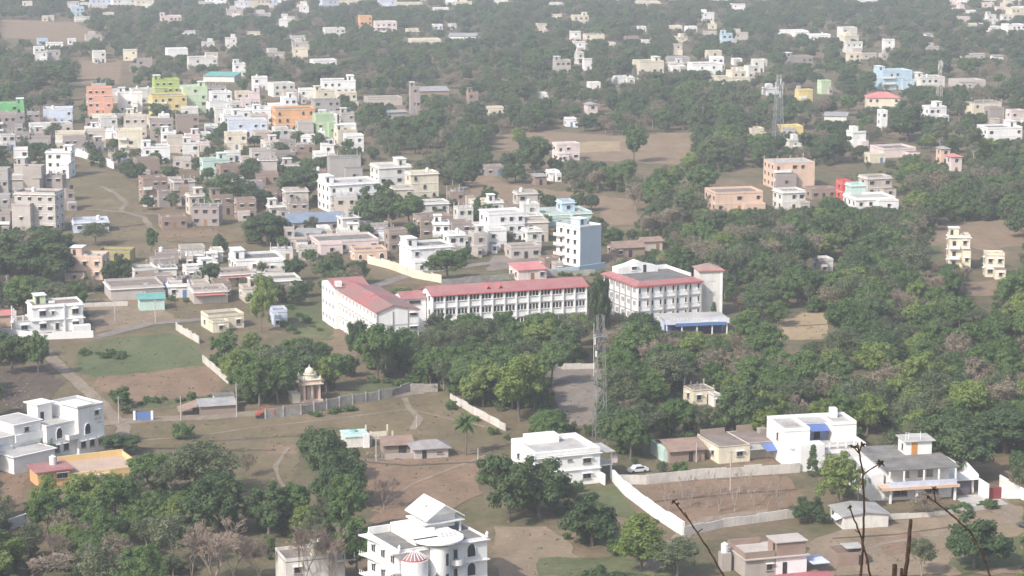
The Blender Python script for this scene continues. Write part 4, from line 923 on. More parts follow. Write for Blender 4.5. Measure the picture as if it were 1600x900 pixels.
for f in range(3):
    for b in range(11): H.win('l', (b+.5)*D_/11, f*3.4+2.1, 1.7, 1.3, 0, 'std', M_wframe, shade=False, glass=M_paleglass)
    H.win('f', 9.4, f*3.4+2.3, 1.9, .7, 0, 'std', M_frame, shade=True)
H.box('service_shaft', -.9, .6, D_-1.2, D_+.3, -.2, Z_+2.2, WH); keep(515, 590, 551, 450, 50, 536); keep(590, 657, 551, 450, 45, 512)
H.mb('red_roof_patch', MB().prism([(2.6,14,Z_+.95+.1),(4.08,14,Z_+1.49+.1),(4.08,22,Z_+1.49+.1),(2.6,22,Z_+.95+.1)], (0,0,.12)).prism([(4.12,12,Z_+1.49+.1),(9.6,12,Z_+.27+.1),(9.6,22,Z_+.27+.1),(4.12,22,Z_+1.49+.1)], (0,0,.12)), M_red)
H = House('school_block', 'red roofed block behind the far end of the left school wing', 'school building', 524, 514, 21)
H.box('wall', 0, 8.9, 0, 12, -.3, 11.0, WH); H.gable(0, 8.9, 0, 12, 11.0, 1.3, M_red, WH, ov=.4)
for f in range(3):
    for b in range(4): H.win('l', 1.5+b*3, f*3.5+2.1, 1.6, 1.3, 0, 'std', M_wframe, shade=False, glass=M_paleglass)
keep(496, 574, 514, 423, 30, 480)
H = House('school_link', 'red roofed link between the left school wing and the long block', 'school building', 630, 521, 19)
H.box('wall', 0, 6.2, 0, 8, -.3, 9.0, WH); H.gable(0, 6.2, 0, 8, 9.0, 1.2, M_red, WH, ov=.4); H.win('f', 3.2, 8.0, 3.2, .9, 0, 'std', M_frame, shade=False)
keep(620, 657, 526, 455, 20, 484)

# ------------------------------------------------------------------ white house left of the green court
H = House('house', 'white two storey house with arched window shades beside the green court', 'house', 52, 521, 21)
H.block(0, 13, 0, 8.5, 0, 6.6, WH, M_roofb, .7, band=M_wframe); bands(H, 0, 13, 0, 8.5, (3.3,), M_wframe, .5)
H.block(-4.5, -.02, 0, 7, 0, 3.2, WH, M_roofb, .3); H.box('porch_wall', 7.9, 8.25, -.5, -.004, 0, 7.3, WH)
for y in (0, 3, 6.5): H.box('terrace_column', -4.4, -4.1, y, y+.3, 3.35, 6.3, WH)
for x in (-2.6, -1.2): H.box('terrace_column', x, x+.3, 0, .3, 3.35, 4.9, WH)
for z in (1.75, 5.05):
    for x in (2.6, 11.0):
        H.win('f', x, z, 1.7, 1.3, 0); MB().lathe([(1.15,z+.95),(.95,z+1.15),(.5,z+1.3),(0,z+1.35)], 10, (x,-.05), math.pi, 2*math.pi).build('arched_shade', WH, H.o)
H.win('f', 5.2, 5.1, .6, .9, 0); H.win('f', 6.2, 1.5, .9, 1.7, 0); H.win('f', -2.2, 1.75, 1.7, 1.2, 0); H.win('l', 4, 1.8, 1.3, 1.2, -4.5)
H.mumty(1.5, 4.2, 4.5, 8.2, 6.6, wallmat('palegreen'), 2.3); H.box('roof_bench', 5, 6.5, 4, 5, 6.8, 7.3, WH)
H.box('garden_step', 10, 14.5, -2, -.01, 0, 1.6, WH); keep(18, 146, 524, 455)
H = House('shed', 'low red and peach shed cut by the left edge beside the white house', 'shed', -12, 512, 20)
H.box('wall', 0, 6, 0, 5, -.2, 3.0, wallmat('peach')); H.mb('roof', MB().prism([(-.3,-.4,3.0),(6.3,-.4,3.0),(6.3,5.3,3.5),(-.3,5.3,3.5)], (0,0,.08)), M_red_sheet)
H.box('red_side', 6.02, 6.5, .2, 2.2, 0, 2.9, wallmat('red')); keep(0, 30, 515, 480)
# ------------------------------------------------------------------ white stepped house at the left edge
H = House('villa', 'big white stepped house with arched windows and roof rooms at the left edge', 'villa', 38, 731, 47)
H.block(0, 6.5, 3, 11, 0, 8.2, WH, M_roofl, 0, band=M_wframe); H.block(6.52, 13.5, 1.2, 11, 0, 6.8, WH, M_roofl, .5)
H.block(13.52, 20, 0, 9, 0, 9.6, WH, M_roofl, .5); H.mumty(8.3, 11.8, 6.5, 10.2, 6.8, WH, 3.4)
H.box('stair_roof_slab', 7.8, 12.3, 6.0, 10.7, 10.36, 10.55, M_wframe); H.box('roof_slab', 13.0, 17, -.5, 5.5, 10.1, 10.4, M_wframe)
H.block(-4.5, 5.4, -3, 2.98, 0, 3.5, WH, M_roofl, 0, band=M_wframe); H.box('upper_band', 0, 6.4, 2.5, 2.98, 4.6, 6.2, WH)
H.block(-9.5, -.02, 3.2, 12, 0, 6.2, WH, M_roofl, 0, band=M_wframe)
for x in (9.6, 15.8): H.win('f', x, 5.1, 1.5, 2.0, 1.2 if x < 13 else 0, 'arch', M_wframe)
for x in (8.9, 11.2): H.win('f', x, 2.1, 1.3, 1.5, 1.2, 'std')
for x in (14.6, 16.8, 19): H.win('f', x, 2.1, 1.2, 1.5, 0, 'std')
H.win('f', 18.2, 8.3, 1.0, 1.0, 0); H.win('f', 3, 7.0, 1.0, 1.0, 3); H.win('l', 5.5, 5.0, .8, 2.2, 0); H.win('l', 6, 4.6, 2.2, 1.2, -9.5); H.win('f', -5, 4.5, 3, 1.0, 3.2)
H.balcony(11.0, 13.4, 1.2, 3.7, 1.4); H.balcony(-9, -1, 3.2, 3.5, 1.0)
m = MB(); rr = random.Random(9)                         # small red and black painted sign, not legible in the photograph
for k in range(7): x = 17.6+k*.26; m.bar((x, -.03, 6.6+rr.uniform(0,.2)), (x+.15, -.03, 7.0+rr.uniform(0,.3)), .045)
for k in range(5): x = 18.2+k*.26; m.bar((x, -.03, 5.9), (x+.12, -.03, 6.2), .04, m=1)
m.build('painted_sign', [M_frame, flat('sign_red', (0.6,.12,.1), .7)], H.o)
keep(0, 172, 700, 600, 60)
# ------------------------------------------------------------------ orange house below it
OR = wallmat('orange')
H = House('house', 'orange house with a red roof slab and a long orange walled terrace', 'house', 60, 762, 27)
H.box('wall', 0, 6.5, 0, 6, -.3, 3.0, OR); H.box('roof', -.6, 7.2, -.7, 6.4, 3.0, 3.2, M_red); H.win('f', 4.8, 1.9, 2.2, 1.2, 0, glass=M_dark); H.tank(4.2, 4.2, 3.2, r=.7, h=1.7)
YO = plaster((0.74,0.53,0.24), .4)
H.box('wall', 6.52, 20, -1, 9.5, -.3, 1.9, YO); H.box('roof_surface', 6.7, 19.8, -.8, 9.3, 1.9, 2.0, rough_mat('peach_terrace_floor', (.46,.34,.26), (.56,.43,.34), .3))
m = MB(); m.box(6.52, 20.05, 9.2, 9.5, 1.901, 3.2).box(19.75, 20.05, -1, 9.19, 1.901, 2.9).box(6.52, 19.7, -1.05, -.8, 1.901, 2.3); m.build('parapet', YO, H.o)
H.box('porch_roof', 9, 14, -4.5, -1.06, 1.7, 1.85, wallmat('peach')); H.box('porch_wall', 12.5, 13.8, -4.4, -1.1, -.2, 1.69, OW); keep(42, 200, 760, 712, 40, 738)
# ------------------------------------------------------------------ large white mansion at the bottom
H = House('mansion', 'large white mansion with curved roofs and a striped red skylight at the bottom', 'mansion', 624, 957, 29)
H.block(0, 16.2, 0, 11.8, 0, 9.9, WH, M_roof, .55, band=M_wframe)
bands(H, 0, 16.2, 0, 11.8, (3.3, 6.6), M_wframe, .35)
def arcslab(name, cx, cy, r, z0, z1, mat, a0=math.pi, a1=2*math.pi, n=16, sx=1.0):
    m = MB(); P = [(cx+sx*r*math.cos(a0+(a1-a0)*i/n), cy+r*math.sin(a0+(a1-a0)*i/n), z0) for i in range(n+1)]
    m.prism(P, (0,0,z1-z0)); return m.build(name, mat, H.o)
# left side curved ledges and veranda
for z in (3.4, 6.7, 9.95):
    m = MB(); P = []
    for i in range(11): t = i/10; P.append((-1.5+0.9*math.sin(math.pi*t), 12.1-12.6*t, z))
    P += [(0,-.5,z),(0,12.1,z)]; m.prism(P, (0,0,.22)); m.build('curved_ledge', M_wframe, H.o)
    m = MB()
    for i in range(26): t = i/25; m.box(-1.4+.9*math.sin(math.pi*t)-.05, -1.4+.9*math.sin(math.pi*t)+.05, 11.9-12.2*t-.05, 11.9-12.2*t+.05, z+.22, z+.8)
    if z < 9: m.build('baluster', M_wframe, H.o).update_tag()
for k in range(3):
    for f in range(3): H.win('l', 2.2+k*3.6, f*3.3+1.8, 1.6, 1.6, 0, 'std', M_wframe)
# stepped white mass and penthouse
H.box('roof_wall', 4.2, 9.2, 5.2, 11.7, 10.05, 11.6, WH); H.box('roof_wall', 0.1, 4.1, 11.4, 11.7, 10.05, 11.3, WH); H.box('roof_wall', 4.0, 6.5, 2.0, 5.15, 10.05, 10.9, WH)
H.box('penthouse_wall', 8.6, 13.6, 6.6, 11.4, 11.0, 13.6, WH); H.box('penthouse_slab', 7.2, 15.0, 5.6, 12.0, 12.0, 12.2, WH)
H.gable(8.4, 13.8, 5.9, 12.0, 13.4, 1.7, WH, WH, ov=.9, th=.18, axis='y'); 
for x, y in ((7.8,6.2),(14.4,6.2),(14.4,11.5),(7.8,11.5)): H.box('penthouse_column', x-.15, x+.15, y-.15, y+.15, 10.06, 11.98, WH)
m = MB()
for dx in (0, .8): m.box(9.2+dx, 9.7+dx, 8.5, 9.1, 14.35, 14.46)
m.build('roof_vent', M_pil, H.o)
# rounded canopy slab with ventilator pattern
arcslab('rounded_canopy', 7.8, 1.6, 4.3, 10.9, 11.15, WH, math.pi*.95, math.pi*2.05, 18, 1.0)
H.box('rounded_canopy_back', 3.6, 12.0, 1.62, 6.5, 10.9, 11.15, WH)
m = MB()
for i in range(3):
    for j in range(4): m.lathe([(.32,11.24),(.22,11.3),(.12,11.24)], 6, (8.6+j*.75+i*.3, 1.0+i*.85))
m.build('ventilator', M_pil, H.o); H.box('ventilator_panel', 8.1, 12.1, .5, 3.8, 11.152, 11.22, WH)
# central rounded bay
m = MB(); m.lathe([(1.7,-.2),(1.7,10.3),(0,10.3)], 18, (7.2,-.2), math.pi, 2*math.pi); m.build('rounded_bay', WH, H.o)
H.box('bay_window', 7.5, 8.1, -1.85, -1.6, 1.0, 5.8, M_glass); H.box('bay_window', 7.5, 8.1, -1.85, -1.6, 7.2, 9.2, M_glass)
# low round front with striped skylight
m = MB(); m.lathe([(2.3,-.2),(2.3,8.7),(0,8.7)], 18, (2.6,-.2), math.pi, 2*math.pi); m.build('round_porch', WH, H.o)
sk = MB(); sk.lathe([(2.1,8.9),(.45,10.15),(0,10.2)], 18, (2.6,-.1), math.pi, 2*math.pi); so_ = sk.build('skylight', flat('faded_red_glazing', (0.30,0.17,0.16), .5), H.o)
for i in range(9):
    a = math.pi+math.pi*(i+.5)/9; MB().bar((2.6+2.14*math.cos(a), -.1+2.14*math.sin(a), 8.92), (2.6+.45*math.cos(a), -.1+.45*math.sin(a), 10.2), .06).build('skylight_rib', WH, so_)
m = MB(); m.lathe([(2.2,8.72),(2.2,8.88),(2.0,8.88),(2.0,8.72)], 18, (2.6,-.1), math.pi, 2*math.pi); m.build('skylight_kerb', M_redline, H.o)
m = MB(); m.lathe([(3.7,5.3),(3.7,5.5),(0,5.5)], 18, (2.6,-.2), math.pi, 2*math.pi); m.build('round_balcony', M_wframe, H.o)
m = MB(); m.lathe([(3.7,5.502),(3.7,6.3),(3.6,6.3),(3.6,5.502)], 18, (2.6,-.2), math.pi, 2*math.pi); m.build('balcony_railing', M_roofl, H.o)
H.box('pink_cloth', -1.0, -.3, -1.4, -1.3, 5.6, 6.4, flat('pink_cloth', (.75,.25,.28), .8))
for z in (1.9, 5.2, 8.4): H.win('f', 13.2, z, 1.6, 1.9, 0, 'arch', M_wframe)
for z in (5.2, 8.4): H.win('f', 10.3, z, .7, 1.6, 0, 'std', M_frame); 
for z in (3.4, 6.7):
    m = MB(); m.lathe([(1.5,z),(1.5,z+.2),(0,z+.2)], 14, (10.4,-.02), math.pi, 2*math.pi); m.lathe([(1.5,z+.2),(1.5,z+.95),(1.42,z+.95),(1.42,z+.2)], 14, (10.4,-.02), math.pi, 2*math.pi); m.build('round_balcony', WH, H.o)
for x, y in ((16.1,-.1),(0,-.2),(16.1,11.6)): 
    m = MB(); m.lathe([(.28,10.4),(.22,10.9),(.3,11.0),(.12,11.3),(0,11.5)], 8, (x,y)); m.build('finial', WH, H.o)
H.tank(-1.2, 12.6, 9.5, M_btank, .5, 1.2); keep(569, 770, 930, 775, 60)
# ------------------------------------------------------------------ white house in the lower middle
H = House('house', 'bright white two storey house with a pale roof beside the steel lattice tower', 'house', 835, 765, 21)
H.block(0, 13.8, 0, 12.6, 0, 6.2, WH, M_roofl, 1.0, th=.7); H.box('floor_band', -.25, 14.05, -.3, 12.6, 3.05, 3.2, M_wframe)
H.box('roof_step', 2.5, 9, 9.5, 12.5, 6.35, 8.0, WH); H.box('roof_edge_slab', -.35, 14.15, -.4, -.02, 6.05, 6.2, M_wframe)
for x, z in ((3.8,4.8),(11,4.8),(11,1.7),(3.8,1.7)): H.win('f', x, z, 1.7, 1.1, 0)
H.win('f', 7.4, 5.2, 1.0, .35, 0, shade=False); H.win('l', 4, 4.7, 1.2, 1.2, 0); H.win('l', 8.5, 4.7, 1.2, 1.2, 0)
H.box('veranda_floor', 13.82, 17.2, 1.5, 7.5, 2.95, 3.15, WH); H.box('veranda_roof', 13.84, 17.4, .8, 8, 5.7, 5.88, M_roofl)
for y in (1.7, 7.2): H.box('veranda_column', 16.8, 17.1, y, y+.3, -.2, 2.94, WH); H.box('veranda_column', 16.8, 17.1, y, y+.3, 3.16, 5.69, WH)
m = MB()
for i in range(14): m.bar((13.95+i*.24, 1.6, 3.15), (13.95+i*.24, 1.6, 4.0), .03)
m.bar((13.9,1.6,4.0),(17.1,1.6,4.0),.05); m.build('veranda_railing', wallmat('pink'), H.o); H.box('sign_board', 17.12, 18.2, 1.6, 2.6, 3.3, 4.6, wallmat('pink'))
H.box('side_wall', 13.85, 14.1, -2, 1.4, -.2, 2.2, WH); H.door('r', 4, 3.16, 1, 2.1, 13.8, M_wood); keep(806, 972, 755, 662, 30)
# ------------------------------------------------------------------ white house with blue awning
H = House('house', 'white house with a bright blue terrace awning at the edge of the wood', 'house', 1238, 731, 12)
H.block(0, 15.3, 0, 13, 0, 3.4, WH, M_roofl, 0); H.block(-1.2, 4.2, 1.8, 13, 0, 6.9, WH, M_roofl, .8); H.block(10.2, 15.25, 5, 13, 3.545, 6.9, WH, M_roofl, .8)
H.block(4.22, 10.18, 8.2, 13, 3.545, 6.9, WH, M_roofl, .8, sides='b'); H.box('front_wing', .6, 5.6, -3.2, -.02, -.2, 5.4, WH)
H.box('blue_wall', 4.25, 10.15, 8.05, 8.19, 3.55, 6.4, flat('pale_blue_paint', (.33,.38,.62), .7)); H.mb('awning', MB().prism([(4.3,5,5.9),(9.6,5,5.9),(9.6,8.1,6.7),(4.3,8.1,6.7)], (0,0,.08)), M_bluesheet)
H.door('f', 7.9, 3.56, 1.3, 2.2, 8.04, M_dark); m = MB(); 
for i in range(6): m.box(5.9+i*1.75, 6.2+i*1.75, .02, .3, 3.545, 4.7)
m.box(5.8, 15.2, .05, .2, 3.9, 4.3); m.build('terrace_railing', WH, H.o); H.box('roof_hatch', .5, 2.8, 6, 8, 7.05, 7.5, M_roofl)
H.box('roof_tank_box', 12.0, 13.3, 11, 12.6, 7.05, 9.0, WH); H.win('l', 6, 5.2, 1.0, 1.6, -1.2); H.box('terrace_wall', 15.3, 15.45, 0, 8, 3.3, 4.4, WH)
H.block(8.5, 11.2, -2.4, -.02, 0, 2.4, WH, M_roofl, 0); keep(1222, 1362, 727, 627, 40)
# ------------------------------------------------------------------ grey roofed white house
LV = wallmat('lav')
H = House('house', 'white house with a broad grey slab roof and a peach edged balcony at lower right', 'house', 1386, 786, 12)
H.box('wall', 0, 13.6, 1.5, 15, -.3, 3.1, WH); H.box('upper_wall', .6, 13.4, 2.4, 15, 3.3, 6.5, WH)
H.mb('roof', MB().prism([(-.6,-.5,6.3),(14.3,-.5,6.3),(14.3,15.6,6.9),(-.6,15.6,6.9)], (0,0,.2)), M_roof); H.box('left_wing', -2.6, -.02, 2, 15, -.3, 5.2, WH)
H.box('balcony', -1.6, 13.9, -1.2, 1.45, 3.0, 3.25, wallmat('peach')); H.box('balcony_edge', -1.7, 14.0, -1.5, -1.21, 2.75, 3.3, wallmat('peach'))
m = MB(); m.box(0, 13.6, -.9, -.78, 3.26, 4.25); m.build('balcony_railing', LV, H.o)
for x in (0, 2.9, 6.9, 9.9, 13.3): H.box('column', x, x+.28, -.7, -.42, 4.26, 6.2, WH)
for x in (.2, 5.5, 13.2): H.box('column', x, x+.4, -.8, -.4, -.2, 2.74, WH)
for x in (4.6, 7.6, 9.4): H.win('f', x, 5.0, 1.2, 1.7, 2.4, shade=False, glass=M_paleglass)
H.door('f', 6.1, 3.32, 1, 2.1, 2.4, WH); H.win('f', 3.2, 1.6, 2.8, 1.6, 1.5, shade=False); H.win('f', 9.5, 1.6, 2.8, 1.6, 1.5, shade=False)
H.box('side_hall', 13.7, 18.8, 3, 13, -.3, 3.0, WH); H.box('side_terrace', 13.7, 19, 1.8, 13.2, 3.02, 3.2, WH)
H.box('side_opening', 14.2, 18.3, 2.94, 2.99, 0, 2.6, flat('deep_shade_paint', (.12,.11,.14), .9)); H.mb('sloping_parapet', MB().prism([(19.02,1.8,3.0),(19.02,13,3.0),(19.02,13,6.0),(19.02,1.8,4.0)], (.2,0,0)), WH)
H.box('room_on_terrace', 13.75, 16.2, 6, 12, 3.21, 5.6, WH); H.box('yard_wall', 19.1, 19.3, -3, 1.6, -.2, 3.4, WH); H.box('gate', 19.5, 22.2, -2.0, -1.85, 0, 2.4, flat('maroon_gate_paint', (.28,.05,.06), .5))
H.mb('yard_wall_end', MB().prism([(22.3,-1.9,0),(26,-2.3,0),(26,-2.3,.8),(24,-2.1,1.9),(22.3,-1.9,2.6)], (0,.25,0)), WH); H.box('yard_floor', 14, 22, -6, 1.7, -.1, .12, M_roofl)
H.box('stair_room', 6.8, 12.2, 8.5, 12.3, 6.75, 9.4, WH); H.mb('stair_room_roof', MB().prism([(6.4,8,9.42),(12.8,8,9.42),(12.8,12.9,9.7),(6.4,12.9,9.7)], (0,0,.14)), M_roofl)
H.door('f', 8.6, 6.9, 1.2, 2.4, 8.5, flat('orange_door_paint', (.62,.27,.06), .5)); m = MB()
for x in (7, 7.6, 10): m.bar((x, 9, 9.6), (x, 9, 11.2), .06)
m.bar((7,9,11.1),(10,9,10.7),.05); m.build('roof_frame', WH, H.o); H.win('l', 10, 8.2, .8, 1.2, 6.8, shade=False); H.win('l', 6, 2, 1, 1.3, -2.6); keep(1345, 1550, 800, 668, 40)
H.mb('stair_parapet', MB().prism([(-2.7,14,5.4),(-2.7,2,3.4),(-2.7,2,4.4),(-2.7,14,6.4)], (.15,0,0)), M_pil)
# ------------------------------------------------------------------ cream house, brick shed and others at lower right
CR = wallmat('cream')
H = House('house', 'cream house with a brown flat roof and a blue tarpaulin lean-to', 'house', 1123, 725, 19)
H.block(0, 6.9, 0, 11, 0, 3.3, CR, M_roofb, .25); H.block(6.92, 15.5, 1.6, 12, 0, 3.1, wallmat('pinkgrey'), M_roofb, .25)
H.win('f', 4.6, 1.8, 1.4, 1.1, 0); H.door('f', 2.4, 0, .9, 2.2, 0, CR); H.win('l', 3, 1.7, 1.2, 1.1, 0); H.box('roof_wall', .5, 6, 10.5, 10.7, 3.45, 4.6, wallmat('brown')); H.box('roof_wall', 9, 14, 11.3, 11.5, 3.25, 4.6, wallmat('brown'))
H.mb('tarpaulin', MB().prism([(10,-1.6,2.1),(15.3,-1.6,2.1),(15.3,1.5,3.0),(10,1.5,3.0)], (0,0,.05)), M_bluesheet); 
for x in (10.1, 15.2): H.box('prop', x, x+.1, -1.5, -1.4, -.2, 2.1, M_wood)
H.mb('grey_lean_to', MB().prism([(6.95,-.4,2.3),(9.9,-.4,2.3),(9.9,1.55,2.8),(6.95,1.55,2.8)], (0,0,.07)), M_grey_sheet); H.box('chimney', 12.8, 14.6, 8, 9.6, 3.25, 4.3, wallmat('mauve')); keep(1092, 1236, 727, 663, 30)
H = House('shed', 'old shed with a sagging pinkish brown roof left of the cream house', 'shed', 1046, 724, 17)
H.box('wall', 0, 7.6, 0, 9, -.3, 2.6, wallmat('brick')); H.mb('roof', MB().prism([(-.4,-.6,2.4),(8,-.6,2.4),(8,4.6,3.7),(-.4,4.6,3.7)], (0,0,.1)).prism([(-.4,9.4,2.5),(8,9.4,2.5),(8,4.6,3.7),(-.4,4.6,3.7)], (0,0,.1)), M_tile)
H.box('side_wall', -.9, -.02, 1, 8.5, -.2, 2.9, wallmat('mint')); H.door('f', 4.6, 0, .9, 2, 0, M_dark); keep(1015, 1092, 722, 680, 30)
H = House('shed', 'grey roofed shed with a pale wall in front of the light green tree', 'shed', 1318, 828, 12)
H.box('wall', 0, 8.6, 0, 7.5, -.3, 2.5, wallmat('offwhite')); H.gable(0, 8.6, 0, 7.5, 2.5, .5, M_grey_sheet, wallmat('offwhite'), .35, axis='y'); H.win('l', 3, 1.4, .9, 1.2, 0); H.door('l', 5.6, 0, .9, 2, 0, M_dark)
H.mb('awning', MB().prism([(-1.3,.5,1.7),(0,.5,2.2),(0,3.5,2.2),(-1.3,3.5,1.7)], (0,0,.05)), M_wframe); keep(1300, 1396, 827, 783, 20)
H = House('house', 'half built brick house with an open pale roof terrace at the lower right', 'house', 1164, 904, 16)
H.box('wall', 0, 11.2, 0, 8.5, -.3, 3.2, wallmat('concrete')); H.box('roof', -.3, 11.7, -.5, 8.8, 3.2, 3.36, rough_mat('pink_grey_slab', (.46,.40,.36), (.58,.52,.48), .3)); H.box('white_front', 5.6, 11.24, -.06, -.002, .2, 3.1, WH)
m = MB(); m.box(0,5.4,.1,.3,3.37,4.5).box(0,.2,.31,8.5,3.37,4.3).box(.21,6,8.3,8.5,3.37,4.4); m.build('terrace_wall', wallmat('brick'), H.o)
H.box('roof_room', 5.8, 11.1, .2, 4.2, 3.37, 5.7, wallmat('brick')); H.box('roof_room_slab', 5.5, 11.4, -.1, 4.5, 5.7, 5.85, rough_mat('pink_grey_slab', (.46,.40,.36), (.58,.52,.48), .3))
H.door('l', 1.4, 3.38, .8, 1.9, 5.8, M_dark); H.door('f', 7.2, .1, .8, 2.2, -.062, M_dark); H.win('f', 4.4, 1.7, 1.1, 1.2, 0); H.box('red_porch', 5, 15, -4, -.1, -.1, .25, plaster((.40,.12,.14), .6)); H.box('porch_slab', 11.8, 15, -1.5, 3.5, 1.9, 2.0, LV)
H.tank(-1.6, 5.5, 3.2, r=.65, h=1.6); H.box('tank_plinth', -2.4, -.7, 4.6, 6.4, -.2, 3.2, wallmat('concrete')); keep(1140, 1268, 905, 820, 40)
H = House('hut', 'small roofless brick hut on tan ground between the dry stalks', 'hut', 1308, 886, 12)
m = MB(); m.box(0,5.2,0,.25,-.2,2.4).box(0,.25,.26,4.5,-.2,2.2).box(4.95,5.2,.26,4.5,-.2,2.5).box(.26,4.94,4.2,4.5,-.2,2.6); m.build('wall', brickmat(), H.o); H.box('roof', 2.2, 5.4, 1.5, 4.7, 2.61, 2.75, M_roofl); H.door('f', 4.3, 0, .8, 1.9, 0, M_dark); keep(1305, 1372, 888, 850, 20)
H = House('house', 'unfinished white washed house with stepped walls at the bottom behind bare trees', 'house', 447, 925, 20)
H.block(0, 7.4, 0, 7, 0, 5.0, wallmat('offwhite'), M_roofb, .7); H.box('upper_wall', 5.0, 7.2, .4, 3, 5.15, 7.8, CR); H.box('side_block', 7.42, 10.5, 1, 7, -.2, 4.4, OW); H.box('side_slab', 7.42, 12, -.6, 4.5, 4.41, 4.6, M_roofl)
m = MB()
for x in (8.5, 10, 11.7): m.box(x, x+.2, -.4, -.2, 4.61, 5.8)
m.build('bare_column', M_roofl, H.o); H.win('f', 2, 3.6, 1.2, 1.2, 0); keep(440, 530, 905, 838, 30)
# ------------------------------------------------------------------ huts in the middle field
H = House('hut', 'grey roofed mud hut in the middle field', 'hut', 648, 718, 14)
H.box('wall', 0, 7, 0, 4.5, -.2, 2.0, wallmat('pinkgrey')); H.hip(0, 7, 0, 4.5, 2.15, 1.3, rough_mat('old_grey_tiles', (.25,.23,.23),(.38,.35,.35), .7, .9, 5), .6); H.win('f', 5.2, 1.2, 1.3, .4, 0, shade=False); H.door('f', 2, 0, .9, 1.8, 0, M_dark); keep(645, 700, 718, 684, 15)
H = House('hut', 'low lean-to of brown and grey sheets joined to the mud hut', 'hut', 600, 712, 12)
H.box('wall', 0, 6.4, 1, 5, -.2, 1.8, wallmat('brown')); H.mb('roof', MB().prism([(-.3,.3,1.9),(6.6,.3,1.9),(6.6,5.3,2.7),(-.3,5.3,2.7)], (0,0,.08)), M_tile); H.box('yard_wall', -1, 6, -3.5, -3.25, -.1, 1.2, wallmat('concrete')); H.box('opening', 3.2, 4.8, .94, .99, 0, 1.6, M_dark); keep(572, 645, 712, 684, 15)
H = House('house', 'half built white block with a turquoise pool of sheeting on its roof', 'house', 540, 700, 14)
H.box('wall', 0, 5, 0, 6, -.2, 2.2, OW); H.box('roof', -.2, 5.2, -.2, 6.2, 2.2, 2.35, wallmat('mint')); MB().lathe([(.9,2.36),(.8,2.7),(0,2.8)], 12, (2.4,4.2)).build('roof_basin', M_teal_sheet, H.o)
m = MB(); m.box(5.2,5.5,0,.3,-.1,3.2).box(9.8,10.1,0,.3,-.1,3.0).box(5.2,5.5,5.7,6,-.1,3.2).box(9.8,10.1,5.7,6,-.1,3.0).box(5.2,10.1,5.7,5.9,-.1,1.6); m.build('bare_column', CR, H.o); H.box('white_box', 3.6, 4.9, -.9, -.21, 0, 2.9, WH); keep(530, 605, 700, 668, 20)
# roadside hut row
H = House('hut', 'long low roadside hut with grey sheet roof behind two poles', 'hut', 312, 648, 16)
H.box('wall', 0, 8, 0, 3.5, -.2, 1.9, wallmat('brown')); H.mb('roof', MB().prism([(-.3,-.5,1.8),(8.3,-.5,1.8),(8.3,3.8,2.7),(-.3,3.8,2.7)], (0,0,.07)), M_grey_sheet)
H.mb('side_roof', MB().prism([(-4.6,-.6,.9),(-.4,-.2,2.0),(-.4,3.4,2.6),(-4.6,3.0,1.4)], (0,0,.07)), M_tile); H.box('opening', -1.5, -.3, .2, .3, 0, 1.5, M_dark); H.box('back_room', 4, 8.4, 3.9, 7, -.2, 2.9, OW); H.box('back_room_roof', 3.8, 8.6, 3.8, 7.2, 2.92, 3.05, M_roof); keep(275, 372, 648, 615, 20)
# blue gate
H = House('gate', 'blue sheet gate between two white posts at the roadside', 'gate', 212, 657, 4)
H.box('post', -.5, 0, -.2, .3, -.2, 2.1, WH); H.box('post', 3.3, 3.8, -.2, .3, -.2, 2.1, WH)
for x in (.02, 1.67): H.box('gate_leaf', x, x+1.6, 0, .08, .1, 1.9, M_bluepaint)
keep(206, 242, 658, 638, 6)
# red farm truck
H = House('tractor_trailer', 'red tractor and cart standing on the dirt road left of the domed shrine', 'tractor', 401, 655, 12)
RP = flat('red_vehicle_paint', (.50,.10,.08), .5); H.box('bonnet', 0, 1.4, .3, 1.2, .7, 1.4, RP); H.box('cart_bed', 1.9, 4.0, 0, 1.6, .9, 1.9, RP); H.box('driver_frame', 1.35, 1.5, .3, 1.2, 1.3, 2.5, RP); H.box('exhaust', .6, .68, .7, .78, 1.4, 2.5, RP); H.box('drawbar', 1.0, 1.9, .7, .9, .7, .85, M_steel)
for x, r in ((.3,.4),(1.3,.65),(3.0,.5)):
    for y in (-.02, 1.5): MB().bar((x,y,r),(x,y+.25,r), r, n=14).build('wheel', M_btank, H.o)
keep(398, 424, 656, 632, 6)
# shrine
PK = plaster((.72,.52,.43), .4); CRM = plaster((.70,.64,.50), .5)
H = House('shrine', 'small pink domed shrine on open columns beside the grey wall', 'shrine', 475, 629, 22)
H.box('plinth', -.5, 4.4, -.5, 4.4, -.2, .45, PK)
for x in (0, 1.75, 3.5):
    for y in (0, 3.5): H.box('column', x, x+.42, y, y+.42, .45, 4.0, PK)
for y in (1.2, 2.4): H.box('column', 0, .42, y, y+.4, .45, 4.0, PK); H.box('column', 3.5, 3.92, y, y+.4, .45, 4.0, PK)
H.box('inner_shrine', 1.2, 2.8, 1.3, 2.9, .45, 3.2, CRM); H.box('cornice', -.6, 4.5, -.6, 4.5, 4.0, 4.2, CRM); H.box('frieze', -.2, 4.12, -.2, 4.12, 4.2, 5.0, PK); H.box('upper_cornice', -.4, 4.3, -.4, 4.3, 5.0, 5.12, CRM)
MB().lathe([(1.25,5.12),(1.25,5.9),(1.5,6.0),(1.5,6.1),(1.1,6.15)], 12, (1.96,1.96)).build('drum', CRM, H.o)
MB().lathe([(1.0,6.1),(1.1,6.5),(1.0,6.9),(.7,7.3),(.25,7.55),(.12,7.7),(.2,7.85),(.06,8.0),(0,8.4)], 14, (1.96,1.96)).build('dome', CRM, H.o)
